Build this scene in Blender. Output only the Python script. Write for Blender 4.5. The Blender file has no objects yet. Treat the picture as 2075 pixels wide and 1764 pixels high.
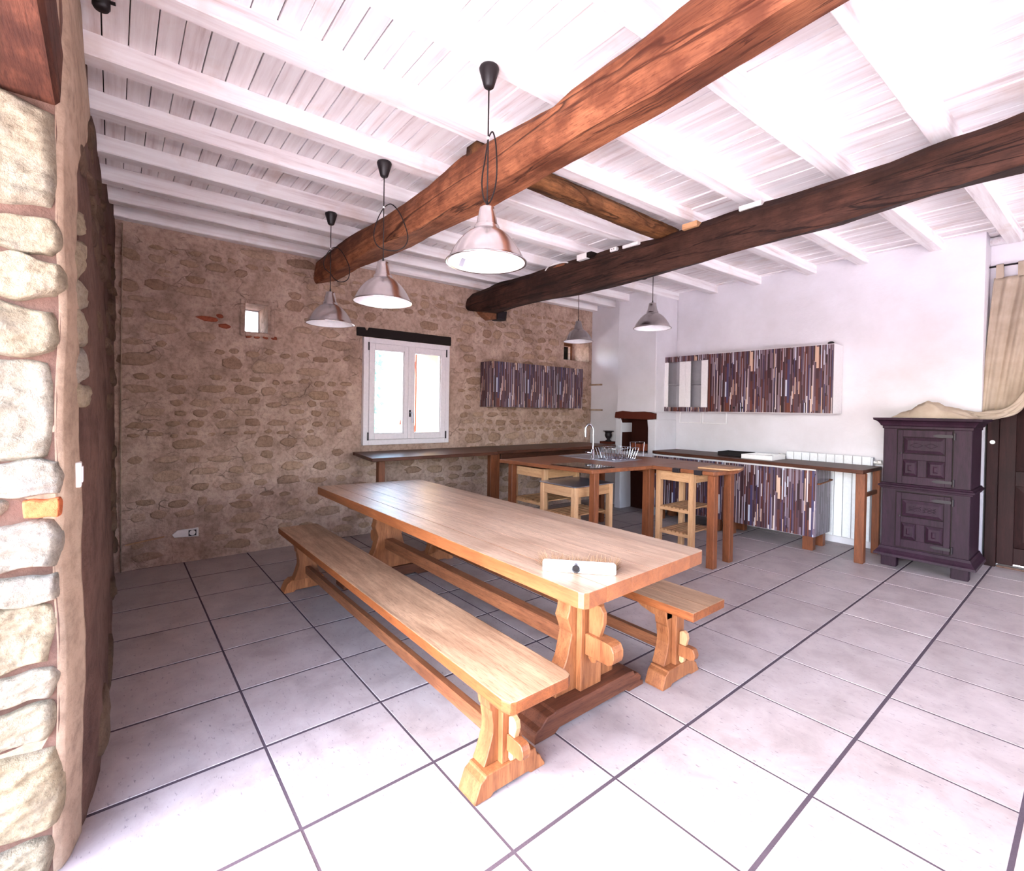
import bpy, bmesh, math, random
from mathutils import Vector, Matrix, noise
random.seed(7)
S = bpy.context.scene
COL = S.collection
PI = math.pi

# ------------------------------------------------------------------ camera
cd = bpy.data.cameras.new('camera'); cam = bpy.data.objects.new('camera', cd); COL.objects.link(cam)
cd.sensor_fit = 'HORIZONTAL'; cd.sensor_width = 36.0
cd.lens = 987.16 / 2075 * 36.0
cd.shift_y = -(882 - 842.545) / 2075
cd.clip_start = 0.02; cd.clip_end = 200
r0 = Vector((0.63286876, 0.77410521, 0.01543551)); r1 = Vector((0.02040871, 0.00325044, -0.99978644)); r2 = Vector((-0.77399006, 0.63304862, -0.01374138))
m = Matrix.Identity(4)
for i in range(3):
    m[i][0] = r0[i]; m[i][1] = -r1[i]; m[i][2] = -r2[i]
m[0][3], m[1][3], m[2][3] = 1.6956, -1.0060, 1.4270
cam.matrix_world = m
S.camera = cam

# ------------------------------------------------------------------ light and exposure
S.view_settings.view_transform = 'Standard'; S.view_settings.look = 'None'
S.view_settings.gamma = 1.0; S.view_settings.use_curve_mapping = False
S.view_settings.exposure = 4.05
W = bpy.data.worlds.new('sky'); S.world = W; W.use_nodes = True
wn = W.node_tree; wn.nodes.clear()
sky = wn.nodes.new('ShaderNodeTexSky'); sky.sky_type = 'NISHITA'; sky.sun_disc = False
sky.sun_elevation = math.radians(50); sky.sun_rotation = math.radians(200); sky.altitude = 200; sky.air_density = 1.0; sky.dust_density = 2.5; sky.ozone_density = 1.0
mxs = wn.nodes.new('ShaderNodeMix'); mxs.data_type = 'RGBA'; mxs.inputs[0].default_value = 0.25
hs = wn.nodes.new('ShaderNodeRGBToBW')
bg = wn.nodes.new('ShaderNodeBackground'); bg.inputs[1].default_value = 0.36
wo = wn.nodes.new('ShaderNodeOutputWorld')
wn.links.new(sky.outputs[0], hs.inputs[0]); wn.links.new(sky.outputs[0], mxs.inputs[6]); wn.links.new(hs.outputs[0], mxs.inputs[7])
wn.links.new(mxs.outputs[2], bg.inputs[0]); wn.links.new(bg.outputs[0], wo.inputs[0])
sl = bpy.data.lights.new('sun', 'SUN'); sl.energy = 4.7; sl.angle = 0.01; sl.color = (1.0, 0.95, 0.93)
sun = bpy.data.objects.new('sun', sl); COL.objects.link(sun)
sd = Vector((0.22, -0.50, -1.0))        # the sun stands behind the house, over the far right corner
sun.rotation_euler = sd.to_track_quat('-Z', 'Y').to_euler()
def portal(name, loc, size, rot):
    l = bpy.data.lights.new(name, 'AREA'); l.shape = 'RECTANGLE'; l.size, l.size_y = size; l.cycles.is_portal = True
    o = bpy.data.objects.new(name, l); COL.objects.link(o); o.location = loc; o.rotation_euler = rot
portal('doorway_portal', (1.4, -1.79, 1.16), (3.5, 2.36), (PI/2, 0, 0) if False else (-PI/2, 0, PI))
portal('window_portal', (-4.14, 1.68, 1.6), (1.02, 1.12), (0, -PI/2, 0))
portal('added_opening_portal', (4.96, 2.4, 1.5), (1.4, 2.4), (0, PI/2, 0))  # portal for the opening added in the unseen wall
S.cycles.max_bounces = 10; S.cycles.diffuse_bounces = 6; S.cycles.glossy_bounces = 4; S.cycles.transmission_bounces = 6
S.cycles.caustics_reflective = False; S.cycles.caustics_refractive = False; S.cycles.sample_clamp_indirect = 8.0

# ------------------------------------------------------------------ mesh helpers
class M:
    def __init__(s): s.v = []; s.f = []
    def add(s, vs, fs):
        n = len(s.v); s.v += [tuple(v) for v in vs]; s.f += [tuple(i + n for i in f) for f in fs]; return s
    def box(s, x0, x1, y0, y1, z0, z1):
        return s.add([(x0,y0,z0),(x1,y0,z0),(x1,y1,z0),(x0,y1,z0),(x0,y0,z1),(x1,y0,z1),(x1,y1,z1),(x0,y1,z1)],
                     [(0,3,2,1),(4,5,6,7),(0,1,5,4),(1,2,6,5),(2,3,7,6),(3,0,4,7)])
    def prism(s, poly, ax, lo, hi):
        """polygon in the two other axes (order xyz minus ax), extruded along ax"""
        n = len(poly)
        def P(a, b, t): return (t, a, b) if ax == 'x' else ((a, t, b) if ax == 'y' else (a, b, t))
        vs = [P(a, b, lo) for a, b in poly] + [P(a, b, hi) for a, b in poly]
        fs = [tuple(range(n))[::-1], tuple(range(n, 2*n))] + [(i, (i+1) % n, (i+1) % n + n, i + n) for i in range(n)]
        return s.add(vs, fs)
    def frustum(s, ax, c, lo, hi, ra, rb):
        """rectangle ra=(w,h) at lo to rectangle rb at hi along ax, c = centre in other axes"""
        def P(a, b, t): return (t, a, b) if ax == 'x' else ((a, t, b) if ax == 'y' else (a, b, t))
        vs = []
        for t, (w, h) in ((lo, ra), (hi, rb)):
            for sx, sy in ((-1,-1),(1,-1),(1,1),(-1,1)): vs.append(P(c[0] + sx*w/2, c[1] + sy*h/2, t))
        return s.add(vs, [(3,2,1,0),(4,5,6,7),(0,1,5,4),(1,2,6,5),(2,3,7,6),(3,0,4,7)])
    def lathe(s, prof, c=(0,0,0), seg=32, ax='z'):
        vs = []; fs = []; n = len(prof)
        for k in range(seg):
            a = 2*PI*k/seg
            for r, h in prof:
                p = (r*math.cos(a), r*math.sin(a), h)
                if ax == 'x': p = (h, p[0], p[1])
                if ax == 'y': p = (p[0], h, p[1])
                vs.append((c[0]+p[0], c[1]+p[1], c[2]+p[2]))
        for k in range(seg):
            for i in range(n-1):
                a = k*n+i; b = ((k+1) % seg)*n+i; fs.append((a, b, b+1, a+1))
        return s.add(vs, fs)
    def tube(s, pts, r, seg=8, closed=False, cap=True):
        pts = [Vector(p) for p in pts]; n = len(pts); vs = []; fs = []; up = None
        for i, p in enumerate(pts):
            a = pts[(i-1) % n] if (closed or i > 0) else p; b = pts[(i+1) % n] if (closed or i < n-1) else p
            t = (b - a).normalized()
            if up is None:
                up = Vector((0,0,1)) if abs(t.z) < .9 else Vector((1,0,0))
            u = (up - t*up.dot(t)).normalized(); w = t.cross(u); up = u
            rr = r[i] if isinstance(r, (list, tuple)) else r
            for k in range(seg):
                an = 2*PI*k/seg; vs.append(p + u*(rr*math.cos(an)) + w*(rr*math.sin(an)))
        for i in range(n if closed else n-1):
            for k in range(seg):
                a = i*seg+k; b = i*seg+(k+1) % seg; j = ((i+1) % n)*seg
                fs.append((a, b, j+(k+1) % seg, j+k))
        if not closed and cap:
            fs.append(tuple(range(seg))[::-1]); fs.append(tuple((n-1)*seg+k for k in range(seg)))
        return s.add(vs, fs)
    def grid(s, fn, nu, nv):
        vs = [fn(i/nu, j/nv) for i in range(nu+1) for j in range(nv+1)]
        fs = [(i*(nv+1)+j, (i+1)*(nv+1)+j, (i+1)*(nv+1)+j+1, i*(nv+1)+j+1) for i in range(nu) for j in range(nv)]
        return s.add(vs, fs)

def wpos(o):
    v = Vector((0,0,0))
    while o is not None: v += o.location; o = o.parent
    return v
def obj(name, mb, mat, parent=None, bevel=0.0, smooth=False, seg=1, local=False, kind=None):
    me = bpy.data.meshes.new(name)
    off = Vector((0,0,0)) if (parent is None or local) else wpos(parent)
    me.from_pydata([tuple(Vector(v) - off) for v in mb.v], [], mb.f)
    bm = bmesh.new(); bm.from_mesh(me)
    bmesh.ops.recalc_face_normals(bm, faces=bm.faces)
    if bevel > 0:
        ed = [e for e in bm.edges if len(e.link_faces) == 2 and e.calc_face_angle(0) > 0.6]
        bmesh.ops.bevel(bm, geom=ed, offset=bevel, segments=seg, profile=0.6, affect='EDGES', clamp_overlap=True)
    bm.to_mesh(me); bm.free()
    if smooth:
        for p in me.polygons: p.use_smooth = True
    me.materials.append(mat)
    o = bpy.data.objects.new(name, me); COL.objects.link(o)
    if parent is not None: o.parent = parent
    if kind: o['kind'] = kind
    return o
def tag(o, label, cat, group=None):
    o['label'] = label; o['category'] = cat
    if group: o['group'] = group
    return o
def thing(name, label, cat, loc=(0,0,0), group=None):
    o = bpy.data.objects.new(name, None); o.empty_display_size = .05; COL.objects.link(o); o.location = loc
    return tag(o, label, cat, group)
def copy_tree(o, parent=None):
    c = o.copy(); COL.objects.link(c)
    if parent is not None: c.parent = parent
    for ch in list(o.children): copy_tree(ch, c)
    return c
def smooth_path(pts, n=8):
    out = []; P = [Vector(p) for p in pts]
    for i in range(len(P)-1):
        p0 = P[max(i-1,0)]; p1 = P[i]; p2 = P[i+1]; p3 = P[min(i+2,len(P)-1)]
        for k in range(n):
            t = k/n
            out.append(0.5*((2*p1)+(-p0+p2)*t+(2*p0-5*p1+4*p2-p3)*t*t+(-p0+3*p1-3*p2+p3)*t**3))
    out.append(P[-1]); return out
def lerp_list(L, x):
    if x <= L[0][0]: return L[0][1]
    for (a, b), (c, d) in zip(L, L[1:]):
        if x <= c: return b + (d-b)*(x-a)/(c-a)
    return L[-1][1]
def nz(x, y, z, s=1.0): return noise.noise(Vector((x*s, y*s, z*s)))

# ------------------------------------------------------------------ materials
def srgb(r, g, b):
    f = lambda c: (c/255/12.92) if c <= 10.3 else ((c/255+.055)/1.055)**2.4
    return (f(r), f(g), f(b), 1)
class N:
    def __init__(s, name, rough=.7, spec=.3, metal=0.0):
        s.m = bpy.data.materials.new(name); s.m.use_nodes = True; s.t = s.m.node_tree
        s.b = s.t.nodes['Principled BSDF']; s.b.inputs['Roughness'].default_value = rough
        s.b.inputs['Specular IOR Level'].default_value = spec; s.b.inputs['Metallic'].default_value = metal
    def n(s, typ, **kw):
        o = s.t.nodes.new(typ)
        for k, v in kw.items(): setattr(o, k, v)
        return o
    def l(s, a, b): s.t.links.new(a, b)
    def coord(s, kind='Object', scale=(1,1,1), rot=(0,0,0)):
        c = s.n('ShaderNodeTexCoord'); mp = s.n('ShaderNodeMapping'); mp.inputs['Scale'].default_value = scale; mp.inputs['Rotation'].default_value = rot
        s.l(c.outputs[kind], mp.inputs['Vector']); return mp.outputs[0]
    def noise(s, vec, scale, detail=5, rough=.6, dist=0.0):
        o = s.n('ShaderNodeTexNoise'); o.inputs['Scale'].default_value = scale; o.inputs['Detail'].default_value = detail
        o.inputs['Roughness'].default_value = rough; o.inputs['Distortion'].default_value = dist
        if vec is not None: s.l(vec, o.inputs['Vector'])
        return o.outputs[0]
    def ramp(s, fac, stops, interp='LINEAR'):
        o = s.n('ShaderNodeValToRGB'); e = o.color_ramp; e.interpolation = interp
        while len(e.elements) < len(stops): e.elements.new(0.5)
        for el, (p, c) in zip(e.elements, stops): el.position = p; el.color = c if len(c) == 4 else (*c, 1)
        s.l(fac, o.inputs[0]); return o.outputs[0]
    def mix(s, fac, a, b, mode='MIX'):
        o = s.n('ShaderNodeMix', data_type='RGBA', blend_type=mode)
        for i, v in ((0, fac), (6, a), (7, b)):
            if hasattr(v, 'links'): s.l(v, o.inputs[i])
            else: o.inputs[i].default_value = v
        return o.outputs[2]
    def math(s, op, a, b=0.0):
        o = s.n('ShaderNodeMath', operation=op)
        for i, v in ((0, a), (1, b)):
            if hasattr(v, 'links'): s.l(v, o.inputs[i])
            else: o.inputs[i].default_value = v
        return o.outputs[0]
    def rnd(s): return s.n('ShaderNodeObjectInfo').outputs['Random']
    def col(s, c):
        if hasattr(c, 'links'): s.l(c, s.b.inputs['Base Color'])
        else: s.b.inputs['Base Color'].default_value = c
    def bump(s, h, strength=.3, dist=.01):
        o = s.n('ShaderNodeBump'); o.inputs['Strength'].default_value = strength; o.inputs['Distance'].default_value = dist
        s.l(h, o.inputs['Height']); s.l(o.outputs[0], s.b.inputs['Normal'])
    def roughv(s, v): s.l(v, s.b.inputs['Roughness'])

def wood(name, light, dark, axis='x', rough=.55, spec=.35, grain=1.0, vary=.25, bump=.25, knots=True):
    n = N(name, rough, spec); worn = name.startswith('worn')
    st = {'x': (1.2, 14, 14), 'y': (14, 1.2, 14), 'z': (14, 14, 1.2)}[axis]
    v = n.coord('Object', tuple(a*grain for a in st))
    r = n.rnd(); off = n.n('ShaderNodeVectorMath', operation='ADD'); cr = n.n('ShaderNodeCombineXYZ')
    n.l(n.math('MULTIPLY', r, 37.0), cr.inputs[0]); n.l(n.math('MULTIPLY', r, 91.0), cr.inputs[1]); n.l(n.math('MULTIPLY', r, 53.0), cr.inputs[2])
    n.l(v, off.inputs[0]); n.l(cr.outputs[0], off.inputs[1]); vv = off.outputs[0]
    a = n.noise(vv, 1.0, 6, .65, 1.6); b = n.noise(vv, 6.0, 4, .7); p3 = n.noise(vv, 17.0, 2, .6)
    fine = n.math('ADD', n.math('ADD', n.math('MULTIPLY', a, .62), n.math('MULTIPLY', b, .26)), n.math('MULTIPLY', p3, .12))
    c = n.ramp(fine, [(.30, dark), (.48, tuple((x*.45+y*.55) for x, y in zip(dark, light))), (.62, light), (.8, tuple(min(1, x*1.12) for x in light[:3]) + (1,))])
    if vary:
        h = n.n('ShaderNodeHueSaturation'); n.l(c, h.inputs['Color'])
        n.l(n.math('ADD', n.math('MULTIPLY', r, vary*2), 1-vary), h.inputs['Value']); c = h.outputs[0]
    c = n.mix(n.ramp(p3, [(.33,(.5,.5,.5)),(.44,(0,0,0))]), c, dark)
    if bump > .55:
        ck = n.noise(n.coord('Object', tuple(q*.28 for q in st)), 1.0, 5, .55, 1.0)
        ckf = n.ramp(ck, [(.475,(0,0,0)),(.498,(.9,.9,.9)),(.502,(.9,.9,.9)),(.512,(0,0,0))]); c = n.mix(ckf, c, tuple(q*.35 for q in dark[:3])+(1,))
        fine = n.math('SUBTRACT', fine, n.math('MULTIPLY', ckf, .8))
        pt = n.noise(n.coord('Object'), 5.0, 5, .6); c = n.mix(n.ramp(pt, [(.38,(.65,.65,.65)),(.55,(0,0,0))]), c, dark)
    if knots:
        big = n.noise(n.coord('Object', (1.5,1.5,1.5)), 1.6, 3, .5)
        c = n.mix(n.ramp(big, [(.5,(0,0,0)),(.72,(.55,.55,.55))]), c, dark)
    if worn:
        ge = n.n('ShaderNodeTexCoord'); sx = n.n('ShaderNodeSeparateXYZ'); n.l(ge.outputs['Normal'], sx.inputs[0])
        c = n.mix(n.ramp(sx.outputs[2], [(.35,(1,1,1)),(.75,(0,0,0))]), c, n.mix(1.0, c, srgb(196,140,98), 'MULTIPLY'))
    n.col(c); n.bump(fine, bump, .004)
    return n.m

MORT = srgb(150, 131, 118); STN = srgb(120, 104, 88)
def stone_mat(name, cols, bump=.6, vary=True, sc=14, crack_shade=False):
    n = N(name, .92, .15); v = n.coord('Object')
    a = n.noise(v, sc*.35, 4, .6); b = n.noise(v, sc*2.2, 7, .7)
    c = n.ramp(a, [(.3, cols[0]), (.5, cols[1]), (.7, cols[2])])
    if vary:
        r = n.rnd(); c2 = n.ramp(r, [(0, cols[0]), (.35, cols[1]), (.65, cols[2]), (1, cols[3])]); c = n.mix(.6, c, c2)
    d = n.ramp(b, [(.3, (.45,.42,.42)), (.55, (1,1,1))]); c = n.mix(.7, c, d, 'MULTIPLY')
    hgt = n.math('ADD', n.math('MULTIPLY', a, .6), b)
    if crack_shade:
        vd = n.n('ShaderNodeVectorMath', operation='ADD'); nn = n.n('ShaderNodeTexNoise'); nn.inputs['Scale'].default_value = 4.5; nn.inputs['Detail'].default_value = 4
        n.l(v, nn.inputs['Vector']); ms = n.n('ShaderNodeVectorMath', operation='SCALE'); ms.inputs['Scale'].default_value = .22; n.l(nn.outputs[1], ms.inputs[0]); n.l(v, vd.inputs[0]); n.l(ms.outputs[0], vd.inputs[1])
        mp2 = n.n('ShaderNodeMapping'); mp2.inputs['Scale'].default_value = (4.2, 4.2, 8.5); n.l(vd.outputs[0], mp2.inputs[0])
        vo = n.n('ShaderNodeTexVoronoi', feature='DISTANCE_TO_EDGE'); vo.inputs['Scale'].default_value = 1.0; n.l(mp2.outputs[0], vo.inputs['Vector'])
        ln = n.ramp(vo.outputs[0], [(.0,(1,1,1)),(.028,(0,0,0))]); mk = n.ramp(n.noise(v, 3.1, 5, .7), [(.50,(0,0,0)),(.66,(.7,.7,.7))])
        f_ = n.math('MULTIPLY', ln, mk); c = n.mix(f_, c, srgb(110,84,72)); hgt = n.math('SUBTRACT', hgt, n.math('MULTIPLY', f_, .9))  # dark crack lines; shade of the gaps round the stones put into the colour
    n.col(c); n.bump(hgt, bump, .02)
    return n.m
m_mortar = stone_mat('lime mortar', [srgb(158,130,114), srgb(190,160,144), srgb(206,178,162), MORT], .9, False, 12, True)
m_stone = stone_mat('rubble stone', [srgb(152,122,104), srgb(178,146,122), srgb(196,166,146), srgb(150,116,98)], 1.0, True, 16)
m_brick = stone_mat('old brick', [srgb(140,72,52), srgb(160,84,60), srgb(150,80,62), srgb(170,90,64)], .6, True, 20)
m_orange_brick = stone_mat('orange brick', [srgb(190,100,60), srgb(206,112,70), srgb(200,104,64), srgb(190,90,54)], .6, True, 20)
m_plaster_shaded = stone_mat('shaded sand-lime plaster', [srgb(80,58,52), srgb(104,78,68), srgb(116,89,78), MORT], .6, False, 8)  # darker copy of the wall plaster, light falloff put into the colour
m_plaster_lit = stone_mat('daylit sand-lime plaster', [srgb(150,128,110), srgb(170,146,126), srgb(180,158,138), MORT], .35, False, 8)  # lighter copy of the same plaster, daylight put into the colour
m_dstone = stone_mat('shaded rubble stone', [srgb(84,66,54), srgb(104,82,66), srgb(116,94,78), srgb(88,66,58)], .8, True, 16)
m_jamb = stone_mat('pale limestone', [srgb(150,132,108), srgb(172,158,136), srgb(160,152,146), srgb(176,152,112)], 1.0, True, 30)

def plain(name, c, rough=.6, spec=.3, metal=0.0, bump=0, bs=40):
    n = N(name, rough, spec, metal); n.col(c)
    v = n.coord('Object'); a = n.noise(v, bs, 4)
    n.col(n.mix(.35, c, n.ramp(a, [(.3, tuple(x*.72 for x in c[:3])+(1,)), (.7, c)])))
    if bump: n.bump(a, bump, .003)
    return n.m
m_whitewall = (lambda: (lambda n: (n.col(n.ramp(n.noise(n.coord('Object'), 1.3, 5, .6), [(.3, srgb(200,195,199)), (.6, srgb(214,210,216))])), n.bump(n.noise(n.coord('Object'), 26, 5), .25, .012), n.m)[-1])(N('white lime plaster', .85, .2)))()
def whitewash(name, axis):
    n = N(name, .8, .2); st = {'x': (1, 20, 20), 'y': (20, 1, 20)}[axis]
    v = n.coord('Object', st); a = n.noise(v, 1.0, 5, .65); b = n.noise(n.coord('Object'), 3.2, 4)
    c = n.ramp(a, [(.25, srgb(196,180,180)), (.42, srgb(228,221,222)), (.6, srgb(240,237,238))])
    c = n.mix(n.ramp(b, [(.55,(0,0,0)),(.75,(.5,.5,.5))]), c, srgb(206,182,168))
    h = n.n('ShaderNodeHueSaturation'); n.l(c, h.inputs['Color']); n.l(n.math('ADD', n.math('MULTIPLY', n.rnd(), .12), .93), h.inputs['Value'])
    n.col(h.outputs[0]); n.bump(a, .25, .004); return n.m
m_board = whitewash('whitewashed board', 'x'); m_joist = whitewash('whitewashed joist', 'y')
m_gap = plain('dark gap', srgb(24,15,13), .9)
def tile_mat():
    n = N('stoneware tile', .42, .45); v = n.coord('Object'); r = n.rnd()
    cr = n.n('ShaderNodeCombineXYZ'); n.l(n.math('MULTIPLY', r, 50.0), cr.inputs[0]); n.l(n.math('MULTIPLY', r, 83.0), cr.inputs[1])
    ad = n.n('ShaderNodeVectorMath', operation='ADD'); n.l(v, ad.inputs[0]); n.l(cr.outputs[0], ad.inputs[1])
    a = n.noise(ad.outputs[0], 5, 6, .65, .4); st = n.n('ShaderNodeMapping'); st.inputs['Scale'].default_value = (28, 70, 28); n.l(ad.outputs[0], st.inputs[0])
    b = n.noise(st.outputs[0], 1.0, 4, .7)
    c = n.ramp(a, [(.3, srgb(148,134,132)), (.5, srgb(166,152,150)), (.7, srgb(177,164,162))])
    c = n.mix(n.ramp(b, [(.60,(0,0,0)),(.68,(.75,.75,.75))]), c, srgb(104,94,100))
    h = n.n('ShaderNodeHueSaturation'); n.l(c, h.inputs['Color']); n.l(n.math('ADD', n.math('MULTIPLY', r, .10), .95), h.inputs['Value'])
    n.col(h.outputs[0]); n.roughv(n.ramp(a, [(.3,(.42,.42,.42)),(.7,(.6,.6,.6))])); n.bump(n.math('ADD', a, b), .12, .003); return n.m
m_tile = tile_mat()
m_grout = plain('cement grout', srgb(80,68,76), .95, .1, bump=.6, bs=120)
m_oak_old = wood('old oak beam', srgb(176,112,78), srgb(78,36,22), 'x', .75, .2, .8, .08, .7)
m_oak_old2 = wood('dark oak beam', srgb(80,50,39), srgb(30,16,12), 'x', .75, .2, .8, .08, .8)
m_oak_y = wood('old oak joist', srgb(150,100,62), srgb(70,40,22), 'y', .75, .2, .8, .1, .6)
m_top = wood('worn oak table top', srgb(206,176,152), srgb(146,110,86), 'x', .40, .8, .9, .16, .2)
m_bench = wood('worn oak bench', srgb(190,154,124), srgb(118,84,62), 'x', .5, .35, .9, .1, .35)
m_leg = wood('golden oak leg', srgb(168,108,68), srgb(100,52,28), 'z', .45, .4, 1, .12, .25)
m_foot = wood('brown oak foot', srgb(112,66,46), srgb(60,30,20), 'y', .55, .3, 1, .15, .3)
m_rail = wood('oak rail', srgb(142,90,60), srgb(80,42,26), 'x', .5, .3, 1, .15, .3)
m_counter = wood('oiled hardwood worktop', srgb(142,84,54), srgb(88,48,30), 'x', .38, .3, 1, .08, .1)
m_counter_dark = wood('dark stained worktop', srgb(92,54,40), srgb(48,26,20), 'x', .45, .22, 1, .08, .1)
m_counter_y = wood('dark stained ledge', srgb(98,56,40), srgb(48,26,18), 'y', .40, .25, 1, .08, .1)
m_cleg = wood('hardwood post', srgb(134,76,46), srgb(80,42,24), 'z', .45, .35, 1, .12, .15)
m_pine = wood('birch post', srgb(204,160,120), srgb(160,112,76), 'z', .5, .35, 1, .08, .12)
m_pine_x = wood('birch rail', srgb(202,158,118), srgb(158,110,74), 'x', .5, .35, 1, .1, .12)
m_pine_y = wood('birch slat', srgb(188,142,102), srgb(140,96,62), 'y', .5, .35, 1, .1, .12)
m_cup = wood('purple black stained oak', srgb(50,27,42), srgb(26,12,20), 'z', .55, .18, 1, .05, .2)
m_door = wood('very dark door wood', srgb(46,22,22), srgb(22,9,10), 'z', .6, .15, 1, .05, .2)
m_lint = wood('weathered lintel', srgb(104,62,46), srgb(48,25,20), 'x', .8, .15, 1, .05, .9)
m_black_oak = plain('soot black wood', srgb(28,18,16), .7, .2, bump=.4)
m_mantel = plain('dark red brown timber', srgb(84,34,22), .8, .2, bump=.8, bs=18)
m_soot = plain('sooty brick lining', srgb(52,22,16), .9, .1, bump=1.0, bs=14)
m_upvc = plain('white painted frame', srgb(226,218,220), .4, .4)
m_white = plain('white lacquer', srgb(232,228,230), .35, .4)
m_whiteplastic = plain('white plastic', srgb(228,224,222), .4, .4)
m_rad = plain('white radiator enamel', srgb(230,232,236), .35, .4)
m_black = plain('black plastic', srgb(26,20,22), .45, .4)
m_cord = plain('black cord', srgb(30,20,20), .6, .3)
m_iron = plain('dark iron', srgb(38,30,34), .5, .4, .3)
m_alu = (lambda n: (n.col(srgb(222,218,218)), n.bump(n.noise(n.coord('Object', (1,1,60)), 6, 3), .06, .002), n.m)[-1])(N('brushed aluminium', .24, .5, 1.0))
m_chrome = N('chrome', .12, .5, 1.0); m_chrome.col(srgb(190,190,198)); m_chrome = m_chrome.m
m_steel = N('stainless steel', .38, .5, 1.0); m_steel.col(srgb(186,188,200)); m_steel = m_steel.m
m_shade_in = plain('white enamel', srgb(238,236,238), .4, .4)
m_grey_label = plain('grey sticker', srgb(150,150,160), .6)
m_glassblack = plain('black hob glass', srgb(16,14,18), .06, .6)
m_bristle = plain('beige bristle', srgb(150,116,88), .8, .1)
m_cloth = (lambda n: (n.col(n.ramp(n.noise(n.coord('Object'), 6, 4), [(.3, srgb(152,136,120)), (.7, srgb(174,158,142))])), n.bump(n.noise(n.coord('Object'), 260, 2), .25, .002), n.m)[-1])(N('unbleached cotton', .9, .1))
m_ground = plain('pale gravel', srgb(200,192,192), .95, .1, bump=.5, bs=8)
m_render_y = plain('yellow lime render', srgb(196,164,112), .9, .1, bump=.4, bs=20)
m_shutter = plain('faded brown shutter', srgb(130,84,76), .8, .1, bump=.3)
m_leaf = plain('ivy leaf', srgb(84,160,140), .6, .3)
def glass(name, tint=(1,1,1,1)):
    m = bpy.data.materials.new(name); m.use_nodes = True; t = m.node_tree; t.nodes.clear()
    tr = t.nodes.new('ShaderNodeBsdfTransparent'); tr.inputs[0].default_value = tint
    gl = t.nodes.new('ShaderNodeBsdfGlossy'); gl.inputs['Roughness'].default_value = .02
    fr = t.nodes.new('ShaderNodeFresnel'); fr.inputs[0].default_value = 1.45
    mx = t.nodes.new('ShaderNodeMixShader'); o = t.nodes.new('ShaderNodeOutputMaterial')
    t.links.new(fr.outputs[0], mx.inputs[0]); t.links.new(tr.outputs[0], mx.inputs[1]); t.links.new(gl.outputs[0], mx.inputs[2]); t.links.new(mx.outputs[0], o.inputs[0])
    return m
m_glass = glass('window glass', (.96,.98,.98,1)); m_glass_cab = glass('cabinet glass', (.86,.86,.88,1))
def strips_mat(name, axis, grey=False):
    """film printed with narrow strips of old wood: width coordinate along axis, strips upright"""
    n = N(name, .38, .45); c = n.n('ShaderNodeTexCoord'); sp = n.n('ShaderNodeSeparateXYZ'); n.l(c.outputs['Object'], sp.inputs[0])
    u = sp.outputs[0 if axis == 'x' else 1]; z = sp.outputs[2]
    def wn(a, b):
        w = n.n('ShaderNodeTexWhiteNoise', noise_dimensions='2D'); cc = n.n('ShaderNodeCombineXYZ'); n.l(a, cc.inputs[0])
        if hasattr(b, 'links'): n.l(b, cc.inputs[1])
        else: cc.inputs[1].default_value = b
        n.l(cc.outputs[0], w.inputs['Vector']); return w.outputs['Value']
    # warp u so that strips vary in width
    uu = n.math('ADD', u, n.math('MULTIPLY', n.math('SINE', n.math('MULTIPLY', u, 61.0)), .006))
    uu = n.math('ADD', uu, n.math('MULTIPLY', n.math('SINE', n.math('MULTIPLY', u, 23.0)), .012))
    k = n.math('FLOOR', n.math('MULTIPLY', uu, 92.0))
    ln = n.math('ADD', n.math('MULTIPLY', wn(k, 3.0), .55), .10)
    z2 = n.math('ADD', z, n.math('MULTIPLY', wn(k, 9.0), 3.0))
    seg = n.math('FLOOR', n.math('DIVIDE', z2, ln))
    w = wn(k, seg)
    cl = [(0, srgb(52,30,34)), (.14, srgb(92,50,44)), (.25, srgb(120,100,112)), (.36, srgb(66,40,46)), (.46, srgb(150,136,146)), (.55, srgb(86,62,70)), (.63, srgb(206,192,190)), (.70, srgb(110,60,48)), (.76, srgb(70,62,96)), (.83, srgb(206,172,150)), (.87, srgb(104,84,92)), (.93, srgb(200,204,218)), (.96, srgb(60,34,34))]
    if grey: cl = [(0, srgb(88,70,82)), (.3, srgb(112,96,110)), (.6, srgb(72,56,68)), (.85, srgb(134,120,134))]
    col = n.ramp(w, cl, 'CONSTANT')
    fr = n.math('FRACT', n.math('MULTIPLY', uu, 92.0))
    col = n.mix(n.ramp(fr, [(0,(.85,.85,.85)),(.10,(0,0,0))]), col, srgb(40,24,28))
    col = n.mix(.45, col, n.ramp(n.noise(n.coord('Object', (60,60,4)), 1.0, 4), [(.3,(.55,.5,.5)),(.7,(1,1,1))]), 'MULTIPLY')
    n.col(col); return n.m
m_strip_x = strips_mat('printed wood strip film along x', 'x'); m_strip_y = strips_mat('printed wood strip film along y', 'y'); m_strip_g = strips_mat('greyer strip film', 'y', True)

# ================================================================== THE SETTING
XW, YW = -3.57, 5.25
def zceil(x, y): return 3.10 + .012*max(min(x, 0), -4) + .05*min(max((y-.8)/4.45, 0), 1.1)

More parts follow.
